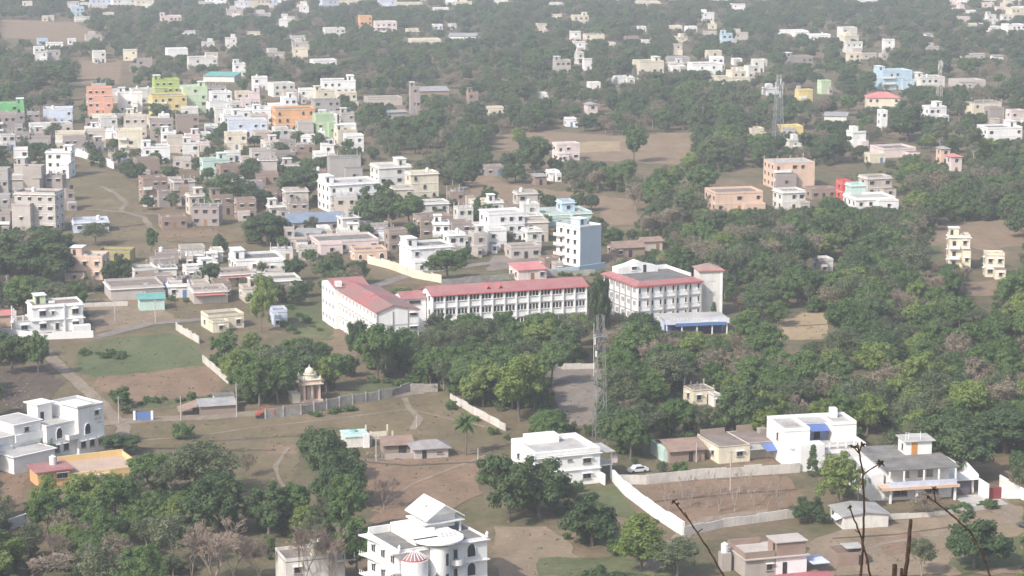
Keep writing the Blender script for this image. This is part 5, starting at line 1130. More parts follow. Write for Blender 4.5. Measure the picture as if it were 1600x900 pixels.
for x in (0, 3.9):
    for y in (0, 3.9): MB().lathe([(.3,5.12),(.34,5.4),(.2,5.7),(.08,6.0),(0,6.3)], 8, (x,y)).build('pinnacle', PK, H.o)
H.box('annex', -2.6, -.7, .3, 3.4, -.2, 1.9, CRM); H.box('annex_roof', -2.8, -.62, 0, 3.6, 1.92, 2.1, CRM); keep(462, 508, 628, 570, 10)
# tall blue sided building
H = House('apartment_block', 'tall pink and white block with a plain slate blue side wall', 'apartment block', 906, 418, 41)
H.box('wall', 0, 8.6, 0, 10.5, -.3, 11.6, WH); H.box('blue_side_wall', -.0, 8.62, -.12, -.002, 0, 12.2, plaster(PC['slate'], .3)); H.box('roof', -.2, 8.8, -.15, 10.7, 11.6, 11.75, M_roofl)
m = MB(); m.box(.02,.2,0,10.5,11.76,12.5).box(8.4,8.6,0,10.5,11.76,12.4).box(.21,8.39,10.3,10.5,11.76,12.5); m.build('parapet', WH, H.o)
for f in range(4):
    for y in (2.2, 5.2, 8.3): H.win('l', y, f*2.9+1.7, 1.1, 1.3, 0)
    if f: H.mb('balcony', MB().box(-1.3, -.003, 6.6, 10.5, f*2.9-.1, f*2.9+.05).box(-1.3, -1.2, 6.6, 10.5, f*2.9+.052, f*2.9+.9), wallmat('pink'))
H.mumty(4.5, 7.5, 5, 9, 11.6, wallmat('ltblue'), 1.9); keep(860, 942, 412, 345, 20)
# parked cars
def car(px, py, rot, col, label):
    H = House('parked_car', label, 'car', px, py, rot); P = flat('car_paint_%d%d%d' % tuple(int(c*9) for c in col), col, .3)
    prof = [(0,.35),(0,.8),(.9,.95),(1.4,1.42),(2.9,1.42),(3.5,.98),(4.1,.9),(4.15,.35)]
    H.mb('body', MB().prism([(x,0,z) for x, z in prof], (0,1.65,0)), P); H.mb('side_window', MB().prism([(1.15,-.02,.95),(1.5,-.02,1.34),(2.85,-.02,1.34),(3.3,-.02,.98)], (0,1.69,0)), M_glass)
    for x in (.8, 3.3):
        for y in (-.04, 1.5): MB().bar((x,y,.32),(x,y+.2,.32),.32,n=12).build('wheel', M_btank, H.o)
car(984, 741, 20, (.75,.76,.78), 'pale car parked beside the bright white house and boundary wall')
car(1588, 824, -30, (.10,.10,.11), 'dark car parked on the dirt road at the right edge')
# ------------------------------------------------------------------ trees
LM = dict(
  dense=leafmat('dense_leaves', [(0.066,0.108,0.046),(0.10,0.155,0.064),(0.142,0.202,0.084)], .5, .4),
  green=leafmat('green_leaves', [(0.085,0.145,0.045),(0.125,0.20,0.062),(0.175,0.25,0.095)], .5, .45),
  light=leafmat('light_leaves', [(0.16,0.22,0.055),(0.215,0.28,0.075),(0.265,0.315,0.12)], .5, .35),
  olive=leafmat('olive_leaves', [(0.11,0.14,0.07),(0.155,0.185,0.095),(0.215,0.23,0.14)], .5, .5),
  dry=leafmat('dry_leaves', [(0.19,0.16,0.105),(0.24,0.20,0.14),(0.29,0.245,0.18)], .3, .5))
def quads_mesh(name, c, nrm, size, tint, mat, up=None):
    """many small leaf-spray quads, folded a little; c centres, nrm normals"""
    n = len(c); r = RNG.normal(size=(n,3)); t = np.cross(nrm, r); t /= np.linalg.norm(t,axis=1)[:,None]+1e-9; b = np.cross(nrm, t)
    s = size[:,None]; P = np.empty((n,4,3)); P[:,0] = c - t*s; P[:,1] = c - b*s*.55; P[:,2] = c + t*s; P[:,3] = c + b*s*.55
    P[:,0] += nrm*s*-.25; P[:,2] += nrm*s*-.25
    me = bpy.data.meshes.new(name); me.vertices.add(4*n); me.vertices.foreach_set('co', P.reshape(-1).astype(np.float32))
    me.loops.add(4*n); me.loops.foreach_set('vertex_index', np.arange(4*n, dtype=np.int32)); me.polygons.add(n)
    me.polygons.foreach_set('loop_start', np.arange(0, 4*n, 4, dtype=np.int32))
    a = me.attributes.new('tint', 'FLOAT', 'POINT'); a.data.foreach_set('value', np.repeat(tint, 4).astype(np.float32))
    me.materials.append(mat); me.update(); me.validate(); return me
def crown_mesh(kind, Hh, Rr, n_cl, per, size, seed, cl_r=.24, base=.28, shape='round', gap=.0):
    global RNG
    n_cl = int(n_cl*1.4); per = int(per*1.35)
    RNG = np.random.default_rng(seed); C = []; Nn = []; S = []; T = []
    zc = Hh*(base+1)/2; rz = Hh*(1-base)/2
    # a few big lobes make the outline uneven, clumps sit on the lobes
    nl = 6 + seed % 4; lob = []
    for i in range(nl):
        a = 2*math.pi*(i+RNG.uniform(-.3,.3))/nl; rad = RNG.uniform(.2,.54)*Rr; z = zc+RNG.uniform(-.42,.38)*rz
        lob.append((rad*math.cos(a), rad*math.sin(a), z, RNG.uniform(.46,.68)))
    lob.append((RNG.uniform(-.2,.2)*Rr, RNG.uniform(-.2,.2)*Rr, zc+rz*.42, .6))
    for k in range(n_cl):
        lx, ly, lz, lr = lob[k % len(lob)]
        d = RNG.normal(size=3); d /= np.linalg.norm(d); d[2] = d[2]*.9+.12
        if shape == 'cone':
            h = RNG.uniform(0,1)**1.1; a = RNG.uniform(0,2*math.pi); rr = Rr*(1-h)**.75*RNG.uniform(.55,1)
            cc = np.array([rr*math.cos(a), rr*math.sin(a), Hh*(base+(1-base)*h)]); cr = Rr*.30
        else:
            q = RNG.uniform(.6,1.0); cc = np.array([lx+d[0]*lr*Rr*q, ly+d[1]*lr*Rr*q, lz+d[2]*lr*rz*q*1.05]); cr = cl_r*Rr*RNG.uniform(.6,1.25)
        m = int(per*RNG.uniform(.6,1.3)); e = RNG.normal(size=(m,3)); e /= np.linalg.norm(e,axis=1)[:,None]
        rad = RNG.uniform(.35,1.08,size=(m,1)); pt = cc + e*rad*cr*np.array([1,1,.75]); 
        nm = e*.95 + RNG.normal(size=(m,3))*.22 + np.array([0,0,.45]); nm /= np.linalg.norm(nm,axis=1)[:,None]
        C.append(pt); Nn.append(nm); S.append(np.full(m, size*.92)*RNG.uniform(.6,1.35,size=m)); T.append(np.clip(np.full(m, RNG.uniform(0,1))*.85+RNG.uniform(0,.15,size=m), 0, 1))
    c = np.concatenate(C); keep_ = c[:,2] > Hh*.08
    return quads_mesh('crown', c[keep_], np.concatenate(Nn)[keep_], np.concatenate(S)[keep_], np.concatenate(T)[keep_], LM[kind])
def branch(mb, p, d, L, r, depth, rr, spread, nmin=2, nmax=3, n=4):
    e = p + d*L; mb.bar(p, e, r, r*.68, n if r > .05 else 3)
    if depth == 0: return
    for k in range(rr.randint(nmin, nmax)):
        v = Vector((rr.uniform(-1,1), rr.uniform(-1,1), rr.uniform(-.35,.9))).normalized()
        nd = (d*(1-spread)+v*spread).normalized()
        branch(mb, p+d*L*rr.uniform(.6,1), nd, L*rr.uniform(.6,.85), max(.02, r*.62), depth-1, rr, spread, nmin, nmax, n)
def trunk_mesh(Hh, Rr, seed, mat, r=.28, base=.28):
    rr = random.Random(seed); mb = MB(); th = Hh*(base+.15); lean = Vector((rr.uniform(-.1,.1), rr.uniform(-.1,.1), 1)).normalized()
    top = lean*th; mb.bar((0,0,-.3), lean*th*.5, r*1.15, r*.9, 7); mb.bar(lean*th*.5, top, r*.9, r*.7, 7)
    for k in range(5):
        a = 2*math.pi*(k+rr.random()*.6)/5; d = Vector((math.cos(a)*.75, math.sin(a)*.75, rr.uniform(.6,1.1))).normalized()
        branch(mb, lean*th*rr.uniform(.65,1), d, Rr*.5, r*.45, 2, rr, .45)
    return mb.mesh('trunk', mat)
def bare_mesh(Hh, seed, mat, dense=5, spread=.42, r=.16):
    rr = random.Random(seed); mb = MB(); n0 = rr.randint(2, 4); mb.bar((0,0,-.2), (0,0,Hh*.16), r*1.2, r, 6)
    for k in range(n0):
        a = 2*math.pi*(k+rr.random()*.5)/n0; d = Vector((math.cos(a)*.45, math.sin(a)*.45, 1)).normalized()
        branch(mb, Vector((0,0,Hh*.14)), d, Hh*.27, r*.6, dense, rr, spread, 2, 3)
    return mb.mesh('branches', mat)
PROT = {}
def proto(kind, items): PROT[kind] = items
proto('dense', [(crown_mesh('dense', 9.0, 4.6, 64, 120, .30, s, .27, .16), trunk_mesh(9, 4.6, s, M_bark), 9.0, 4.6) for s in (11,12,13,14)])
proto('green', [(crown_mesh('green', 8.5, 4.0, 56, 95, .27, s, .25, .22), trunk_mesh(8.5, 4, s, M_bark, .2), 8.5, 4.0) for s in (21,22,23,24)])
proto('light', [(crown_mesh('light', 8.0, 4.0, 52, 85, .24, s, .24, .24), trunk_mesh(8, 4, s, M_bark, .18), 8.0, 4.0) for s in (31,32,33)])
proto('olive', [(crown_mesh('olive', 8.0, 3.8, 50, 62, .21, s, .27, .26), trunk_mesh(8, 3.8, s, M_pbark, .17), 8.0, 3.8) for s in (41,42,43,44)])
proto('dry', [(crown_mesh('dry', 7.5, 3.6, 44, 42, .17, s, .28, .3), bare_mesh(7.5, s, M_drybark, 4, .42, .14), 7.5, 3.6) for s in (51,52,53)])
proto('tall', [(crown_mesh('olive', 13, 2.6, 46, 62, .22, s, .3, .38), trunk_mesh(13, 2.4, s, M_pbark, .17, .38), 13, 2.6) for s in (61,62)])
proto('cone', [(crown_mesh('dense', 7, 1.7, 46, 80, .2, s, .3, .06, 'cone'), trunk_mesh(7, 1, s, M_bark, .1, .06), 7, 1.7) for s in (71,72)])
proto('bush', [(crown_mesh('green', 3.2, 2.2, 26, 80, .19, s, .3, .0), trunk_mesh(3, 1.5, s, M_bark, .08, .1), 3.2, 2.2) for s in (81,82)])
proto('bare', [(None, bare_mesh(7.5, s, M_drybark, 7, .42, .13), 7.5, 3.6) for s in (91,92,93,94)])
proto('sapling', [(None, bare_mesh(4.2, s, M_pbark, 3, .25, .09), 4.2, 1.2) for s in (95,96)])
NM = dict(dense='broad_tree', green='leafy_tree', light='leafy_tree', olive='feathery_tree', dry='dry_tree', tall='tall_tree', cone='conical_tree', bush='bush', bare='bare_tree', sapling='sapling')
CT = dict(dense='tree', green='tree', light='tree', olive='tree', dry='dry tree', tall='tree', cone='tree', bush='bush', bare='bare tree', sapling='sapling')
ADJ = dict(dense='dark green broad crowned tree', green='mid green leafy tree', light='yellow green leafy tree', olive='olive feathery tree', dry='brownish half dry tree', tall='tall thin grey green tree', cone='conical dark tree', bush='low green bush', bare='bare twiggy tree', sapling='thin leafless sapling')
tr_ = random.Random(99); NT = [0]
def plant(kind, p, sx, sz, label, group=None, name=None, cat=None, var=None):
    it = PROT[kind]; cr, tk, h0, r0 = it[(tr_.randrange(len(it)) if var is None else var) % len(it)]
    root = link(name or NM[kind], None, loc=p, rz=tr_.uniform(0, 6.28)); root.scale = (sx, sx, sz)
    if tk is not None: link('branches' if cr is None else 'trunk', tk, root)
    if cr is not None: link('crown', cr, root)
    tag(root, label, cat or CT[kind], group); NT[0] += 1; return root
# trees that stand out: kind, centre x, foot y, top y, crown width, label
HAND = '''
dense 503 762 668 84|dark green tree at the top of the column of trees left of the bare field
dense 532 800 700 88|broad dark tree in the middle of the column of trees left of the bare field
green 538 850 742 78|leafy tree low in the column of trees, left above the mansion
green 556 912 806 76|leafy tree touching the left side of the mansion
olive 318 790 682 112|big grey green tree with a domed top left of the bare trees
dense 340 845 738 104|dense dark tree right below the big grey green one
dense 420 842 755 82|round bright edged dark tree left of the column of trees
dense 795 824 706 92|left half of the great dark tree beside the bright white house
dense 842 818 712 92|right half of the great dark tree beside the bright white house
dense 925 862 774 98|round dark tree below the diagonal white wall
light 1003 902 806 100|yellow green tree right of the round dark one below the white wall
olive 1058 912 838 86|olive tree touching the foot of the diagonal wall
bush 284 690 656 40|round bush standing on the roadside field below the hut
bush 70 722 680 52|dark bush in front of the porch of the big stepped white house
dense 186 716 677 66|dark round bush at the right end of the big stepped white house
light 1310 806 704 92|bright yellow green tree left of the grey roofed white house
dense 1266 822 776 58|dark bush like tree beside the orchard plot corner
cone 1270 746 694 24|slim conical tree in front of the blue awning house
dense 1522 898 802 104|dark green tree in the bottom right corner
olive 1440 905 838 50|small olive tree left of the bottom right dark tree
dry 1445 812 768 62|brown half dry tree in front of the grey roofed white house
bare 600 802 738 62|bare brown tree on the reddish field above the mansion
dry 386 748 700 30|thin dry tree on the field left of the column of trees
light 812 668 553 108|big yellow green round tree above the great dark tree
green 590 604 502 84|leafy tree in front of the white gable of the school wing
dense 560 572 500 36|small dark tree against the long side of the school wing
dense 936 545 430 36|tall dark tree in front of the school between long and main block
light 408 524 430 52|light green tree alone right of the flat roofed row
cone 1115 512 472 18|little conical tree at the foot of the white stair tower
olive 150 388 348 52|olive tree above the peach house
green 237 396 356 24|small tree alone at the left end of the field
dense 590 366 290 78|dark tree making the left part of the clump by the bright white house
green 640 364 302 66|green tree making the right part of the clump by the bright white house
dense 418 392 334 80|dark round tree left of the blue grey shed
dense 352 338 272 90|dark round tree right behind the left field
dense 470 326 262 74|dark tree left of the bright white three storey house
green 991 258 194 46|bright green round tree in the upper brown field
dense 805 290 252 44|dark tree at the left of the middle brown field
dense 836 278 214 60|dark tree left of the upper brown field
green 700 445 388 74|tree in front of the blank walled white house
dense 1418 228 160 74|big round dark tree left of the slim white houses
light 812 236 200 34|small light green tree at the corner of the upper brown field
green 280 176 150 30|small tree in front of the pale green house
dense 250 196 160 34|dark tree before the yellow and orange house
dense 70 452 372 110|dense dark tree left of the peach house
dense 20 450 366 96|dense dark tree at the left edge beside the peach house
cone 746 352 306 22|slim dark tree beside the cream bungalow
bare 62 930 858 150|bare pinkish tree in the bottom left corner
bare 300 925 815 90|bare tree at the left of the large bare pinkish one
bare 365 918 812 95|bare tree at the right of the large bare pinkish one
bare 520 930 815 70|bare brown tree between the white washed house and the tree column
bare 335 935 806 140|large bare pinkish tree at the bottom left of the ruined house
bare 404 920 830 60|bare tree between the large bare one and the white washed house
bare 476 935 800 90|bare brown tree in front of the white washed house
dense 1490 760 650 120|dark round tree right behind the grey roofed white house
dense 1570 720 640 130|dark tree at the right edge above the lane
green 405 640 560 70|green tree left of the domed shrine
green 435 638 560 64|green tree touching the domed shrine on its left
green 60 592 516 40|dark green tree in front of the white house by the green court
dense 20 590 520 60|tree at the left edge below the white house by the court
green 190 642 604 40|green shrub clump at the lower left corner of the dirt court
olive 85 225 190 30|small tree among the left town houses
dense 345 400 365 26|small tree at the right end of the left field
'''
PLACED = []; HBOX = []
for ln in HAND.strip().splitlines():
    a, lab = ln.split('|'); k, x, yb, yt, w = a.split(); x, yb, yt, w = float(x), float(yb), float(yt), float(w)
    it = PROT[k][0]; s = scale_at(yb); hz = (yb-yt)/s*1.02; root = at(x, yb-w*.09)
    s2 = scale_at(yb-w*.09); hz = (yb-w*.09-yt)/s2
    plant(k, root, w/s/2/it[3]*1.0, hz/it[2], lab); PLACED.append((root.x, root.y, w/s/2)); HBOX.append((x, w, yb, yt))
# orchard saplings
for i in range(18):
    x = 1040+(i % 9)*22+tr_.uniform(-6,6); y = (774 if i < 9 else 796)+tr_.uniform(-6,6)
    plant('sapling', at(x, y), 1, tr_.uniform(1.1,1.7), 'thin leafless sapling planted in the brown orchard plot', 'saplings in the orchard plot')
# bushes along walls and field edges
for (x0,y0,x1,y1,n,lab) in ((170,634,340,622,12,'low green bush in the hedge along the near side of the dirt court'),(128,552,190,560,6,'low green bush at the left side of the green court'),
    (600,400,700,396,7,'low bush by the lane behind the school'),(870,432,940,430,5,'low bush behind the long school block'),(200,478,320,470,6,'low bush in the dirt yards above the court'),
    (440,470,500,520,9,'low bush in the scrubby yard left of the school wing'),(420,500,470,525,8,'low bush behind the grove left of the school wing'),(575,596,640,604,7,'low bush on the slope between shrine wall and school'),(480,650,560,642,6,'low dry bush below the grey stained wall'),(700,640,800,690,6,'low bush along the diagonal pale wall'),(1480,800,1560,792,6,'low bush along the garden wall at lower right')):
    for i in range(n):
        t = (i+tr_.random())/n; s = tr_.uniform(.35,.85)
        plant('bush', at(x0+(x1-x0)*t, y0+(y1-y0)*t+tr_.uniform(-3,3)), s, s*tr_.uniform(.5,.9), lab, lab.replace('low ', ''))
# palms
def palm(px, yb, yt, label):
    s = scale_at(yb); h = (yb-yt)/s; root = link('palm_tree', None, loc=at(px, yb)); tag(root, label, 'palm tree')
    MB().bar((0,0,-.2),(.1,0,h*.45),.2,.17,7).bar((.1,0,h*.45),(0,0,h*.78),.17,.15,7).build('trunk', M_bark, root)
    m = MB(); rr = random.Random(int(px))
    for k in range(34):
        a = rr.uniform(0,6.28); e = rr.uniform(-.5,1.2); L = h*.36; p = Vector((0,0,h*.78)); d = Vector((math.cos(a)*math.cos(e), math.sin(a)*math.cos(e), math.sin(e)))
        side = d.cross(Vector((0,0,1))).normalized()
        for j in range(6):
            q = p + d*L/6; d = (d+Vector((0,0,-.22))).normalized(); w0 = .38*math.sin(math.pi*(j+.6)/6.6); w1 = .38*math.sin(math.pi*min(1,(j+1.5)/6.6))
            m.poly([p-side*w0+Vector((0,0,-w0*.6)), q-side*w1+Vector((0,0,-w1*.6)), q, p]); m.poly([p, q, q+side*w1+Vector((0,0,-w1*.6)), p+side*w0+Vector((0,0,-w0*.6))]); p = q
    me = m.mesh('fronds', LM['green']); a_ = me.attributes.new('tint','FLOAT','POINT'); a_.data.foreach_set('value', np.random.default_rng(2).uniform(0,.8,len(me.vertices)).astype(np.float32)); link('fronds', me, root)
palm(728, 712, 644, 'date palm standing on the bare middle field near the mud hut')
palm(247, 228, 198, 'palm in the left town in front of the beige plain sided house')

# the wood: everything that is not open ground, not a building and not a yard
def inpoly(x, y, P):
    r = False; j = len(P)-1
    for i in range(len(P)):
        if (P[i][1] > y) != (P[j][1] > y) and x < (P[j][0]-P[i][0])*(y-P[i][1])/(P[j][1]-P[i][1])+P[i][0]: r = not r
        j = i
    return r
KEEPOUT = OPEN + [[(905,688),(968,688),(968,740),(905,740)],[(170,655),(420,640),(620,608),(700,612),(800,670),(800,700),(760,712),(760,800),(700,812),(580,830),(575,750),(545,700),(470,670),(440,735),(385,735),(370,700),(200,700)],
  [(345,430),(500,430),(495,520),(345,520),(300,500),(140,505),(140,460)], [(770,812),(890,850),(930,905),(765,905)], [(1080,770),(1250,740),(1300,790),(1280,830),(1600,800),(1600,905),(1250,905),(1120,905),(1060,850)],
  [(960,745),(1230,735),(1262,790),(1070,830)], [(1480,720),(1600,770),(1600,905),(1400,905),(1500,800)], [(560,395),(700,400),(860,400),(940,410),(930,432),(690,446),(600,448)], [(0,690),(50,700),(42,800),(0,820)], [(90,545),(0,600),(0,650),(200,690),(200,620)],
  [(940,750),(1000,740),(1090,850),(1060,860),(960,790)], [(560,575),(600,585),(590,610),(520,622)]]
TOWN = [([(0,186),(130,134),(330,122),(560,150),(560,238),(470,300),(470,440),(380,470),(160,460),(100,400),(0,330)], .34), ([(440,262),(700,240),(730,320),(960,330),(1040,400),(940,440),(620,440),(440,400)], .3),
  ([(1090,270),(1400,250),(1410,332),(1100,336)], .1), ([(1200,40),(1360,30),(1440,120),(1600,110),(1600,235),(1200,235)], .55), ([(480,370),(700,360),(700,440),(480,440)], .15)]
BARE = [([(200,790),(420,800),(440,905),(190,905)], 'bare'), ([(0,850),(100,850),(110,905),(0,905)], 'bare')]
# areas, for labels: (polygon test by nearest centre), text
TM = MARKS + [(1155,330,'the long peach block'),(1241,293,'the tall beige block'),(1368,325,'the long white bungalow'),(1498,419,'the cream three storey house'),(1554,432,'the cream square house'),(1215,240,'the distant lattice mast'),(1406,245,'the long pale low house'),(991,250,'the upper brown field'),(870,310,'the middle brown field'),
 (1530,365,'the right hand field'),(1255,510,'the sand pit'),(1110,505,'the white stair tower'),(1090,530,'the blue fronted canopy hall'),(1000,515,'the main school block'),(740,525,'the left half of the long school block'),(860,520,'the right half of the long school block'),(600,550,'the white gable wing'),(485,625,'the domed shrine'),(310,545,'the green court wall'),
 (895,610,'the school yard'),(937,690,'the steel lattice tower'),(870,720,'the bright white lower house'),(1050,715,'the old brown shed'),(1160,715,'the tarpaulin cream house'),(1290,700,'the blue awning house'),(1440,740,'the grey slab roofed house'),(1590,780,'the right hand lane'),(133,435,'the peach house'),(90,520,'the white court side house'),
 (90,690,'the stepped white villa'),(120,740,'the orange terrace house'),(200,830,'the bare bottom left trees'),(440,800,'the column of dark trees'),(670,860,'the mansion'),(485,880,'the white washed ruin'),(1165,860,'the half built brick house'),(1520,850,'the dark corner tree'),(740,650,'the diagonal pale wall'),(812,640,'the big yellow green tree'),
 (1180,620,'the pale gap in the wood'),(1350,560,'the middle of the right wood'),(1500,560,'the right end of the right wood'),(1250,400,'the wood behind the school'),(470,500,'the school left end'),(60,365,'the large pinkish grey block'),(240,330,'the left field')]
AREAS = [(1150,560,'in the wood right of the school yard'),(1450,560,'in the big wood at the right'),(1500,420,'in the wood around the cream houses at the right'),(1250,400,'in the wood behind the school and right of it'),(1300,230,'in the wood around the lattice mast'),
  (1020,280,'in the wood between the brown fields and the tall beige block'),(760,560,'in the belt of trees in front of the long school block'),(420,570,'in the grove between green court and school'),(100,800,'in the wood at the lower left'),(250,860,'at the bottom left below the orange house'),
  (60,420,'in the trees left of the peach house'),(980,620,'in the trees right of the school yard beside the steel tower'),(1000,700,'behind the bright white house at the lower middle'),(650,220,'in the wood above the bright white three storey house'),(560,90,'in the far wood at the top left of centre'),(1450,640,'in the wood behind the blue awning house'),
  (850,150,'in the far wood at the top right of centre'),(60,120,'in the far wood at the top left'),(470,480,'in the bushes left of the school wing'),(640,540,'right in front of the school wing and link'),(1580,620,'in the wood along the right edge'),(300,290,'among the houses round the left field'),(750,400,'among the houses behind the school'),(1100,480,'around the stair tower and canopy hall')]
wr = random.Random(5); cand = []
y = 300.0
y = 330.0
while y < 2550:
    st_ = 5.9 if y < 520 else (7.6 if y < 760 else (9.0 if y < 1100 else 12.0)); half = .245*y+15; x = -half
    while x < half:
        cand.append((x+wr.uniform(-.45,.45)*st_, y+wr.uniform(-.45,.45)*st_)); x += st_
    y += st_*.95
sel = []; wr = random.Random(6)
HS = sorted(HOUSES, key=lambda h: h[2])
for X, Y in cand:
    px, py = px_of((X, Y, 0))
    if py < -75 or py > 985: continue
    s = scale_at(py); dz = 1.0; kind = None
    for P, d in TOWN:
        if inpoly(px, py, P): dz = min(dz, d)
    if wr.random() > dz: continue
    if px > 1000 and 240 < py < 720 and math.sin(X*.045+1)*math.sin(Y*.021)+wr.uniform(-.5,.5) > .95: continue
    if px < 460 and py > 735 and math.sin(X*.09)*math.sin(Y*.07)+wr.uniform(-.5,.5) > .65: continue
    # what grows where
    q = wr.random()
    if px > 940 and 470 < py < 720: kind = 'green' if q < .30 else 'light' if q < .50 else 'olive' if q < .76 else 'dense' if q < .84 else 'dry' if q < .95 else 'bare'
    elif px < 500 and py > 700: kind = 'olive' if q < .30 else 'green' if q < .72 else 'light' if q < .92 else 'dry'
    elif py > 470: kind = 'green' if q < .45 else 'dense' if q < .65 else 'olive' if q < .90 else 'light'
    elif px > 950 and py > 230: kind = 'olive' if q < .34 else 'green' if q < .58 else 'dense' if q < .76 else 'dry' if q < .92 else 'light'
    else: kind = 'dense' if q < .42 else 'olive' if q < .70 else 'green' if q < .86 else 'dry'
    for P, kk in BARE:
        if inpoly(px, py, P) and wr.random() < .2: kind = kk
    if py < 520 and wr.random() < .04: kind = 'tall'
    it = PROT[kind][0]; hs = wr.choice([wr.uniform(.55,.9), wr.uniform(.8,1.15), wr.uniform(1.0,1.45)]) * (.9 if py > 700 else 1.0)
    if 630 < px < 1040 and 498 < py < 565: hs = wr.uniform(1.0, 1.35)
    h = it[2]*hs; r = it[3]*hs
    if any(py > hb-4 and abs(px-hx) < hw*.42+r*s*.5 and py-h*s < hb-.3*(hb-ht) for hx, hw, hb, ht in HBOX): continue
    if any((X-a)**2+(Y-b)**2 < (c*.8)**2 for a, b, c in PLACED): continue
    ok = True
    # stay out of open ground
    for P in KEEPOUT:
        if inpoly(px, py, P) or inpoly(px, py-h*s*.5, P) or inpoly(px, py-h*s*.88, P) or inpoly(px-r*s*.75, py-h*s*.5, P) or inpoly(px+r*s*.75, py-h*s*.5, P): ok = False; break
    if not ok: continue
    for x0, x1, yb, top, dp, vis in HS:
        if px+r*s*.8 < x0 or px-r*s*.8 > x1: continue
        if yb-dp*1.05 < py <= yb+2: ok = False; break
        if py > yb:
            lim = py-(vis-2)
            if lim < h*s:
                hh = lim/s
                if hh < h*.45: ok = False; break
                hs *= hh/h; h = hh; r = it[3]*hs
    if not ok: continue
    sel.append((X, Y, kind, hs, px, py, s))
for P, n in (([(0,190),(130,134),(330,130),(550,150),(560,238),(470,300),(300,262),(100,300),(0,300)], 95), ([(440,262),(700,300),(960,330),(1000,400),(700,410),(440,400)], 45), ([(200,255),(460,262),(460,330),(220,330)], 22), ([(160,430),(500,400),(480,480),(180,480)], 12)):
    k = t = 0
    while k < n and t < 4000:                            # small trees standing in the gaps between the houses
        t += 1; px, py = wr.uniform(min(p[0] for p in P), max(p[0] for p in P)), wr.uniform(min(p[1] for p in P), max(p[1] for p in P))
        if not inpoly(px, py, P) or any(inpoly(px, py, O) for O in OPEN) or any(x0-1 < px < x1+1 and yb-dp*1.1 < py <= yb+1.5 for x0, x1, yb, top, dp, v in HOUSES): continue
        hs = wr.uniform(.42, .8); g0 = at(px, py); sel.append((g0.x, g0.y, wr.choice(['dense','green','dense','olive']), hs, px, py, scale_at(py))); k += 1
sel.sort(key=lambda t: -t[6]*t[3])
far = []
print('TREES selected', len(sel), 'hand', NT[0])
for i, (X, Y, kind, hs, px, py, s) in enumerate(sel):
    if i < 300:
        d_, m_ = where(px, py, TM, ('behind','in front of')); lab = ADJ[kind]+' '+d_+' '+m_
        plant(kind, (X, Y, 0), hs*wr.uniform(.92,1.12), hs, lab, lab)
    else: far.append((X, Y, kind, hs))
# low scrub under and between the trees
ug = []
for X, Y, kind, hs, px, py, s in sel:
    if py < 250: continue
    for _ in range(3 if py > 420 else 2):
        x, y_ = X+wr.uniform(-4.5,4.5), Y+wr.uniform(-4.5,4.5); ux, uy = px_of((x, y_, 0))
        if any(inpoly(ux, uy, P) or inpoly(ux, uy-8, P) for P in KEEPOUT) or any(a-6 < ux < b+6 and c-d < uy < c+14 for a, b, c, e, d, v in HS): continue
        ug.append((x, y_, wr.choice(['bush','bush','olivebush']), wr.uniform(.35,.95)))
# the rest of the wood as one mass that reuses the crowns and trunks
kinds = ['dense','green','olive','dry','light','tall']; far = [f for f in far if f[2] in kinds]
PROT['olivebush'] = [(crown_mesh('olive', 2.6, 1.9, 20, 60, .17, s_, .3, .0), None, 2.6, 1.9) for s_ in (84,85)]
plant('olivebush', at(352, 628), 1, 1, 'olive bush at the near right corner of the dirt court', None, 'bush', 'bush', 0); plant('olivebush', at(196, 646), 1, 1, 'olive bush at the near left corner of the dirt court', None, 'bush', 'bush', 1)
for k_ in ('bush',):
    for j_ in range(2): plant(k_, at(130+60*j_, 556+j_*2), .6, .6, 'small green bush just inside the left edge of the green court' if j_ else 'small green bush outside the left edge of the green court', var=j_)
for k_ in kinds:
    for j_ in range(len(PROT[k_])):
        if not any(o.name.startswith(('crown','trunk','branches')) and o.data == (PROT[k_][j_][1]) for o in bpy.data.objects if o.type == 'MESH'):
            X, Y, kk, hs = far[j_*3+len(k_)][:4]; plant(k_, (X, Y, 0), hs, hs, ADJ[k_]+' standing in the hazy woodland '+['','to the left','to the right','further back'][j_%4], var=j_)
firsts = {}
for o in bpy.data.objects:
    if o.type == 'MESH' and o.name.startswith(('crown','trunk','branches')) and o.data.name not in firsts: firsts[o.data.name] = o
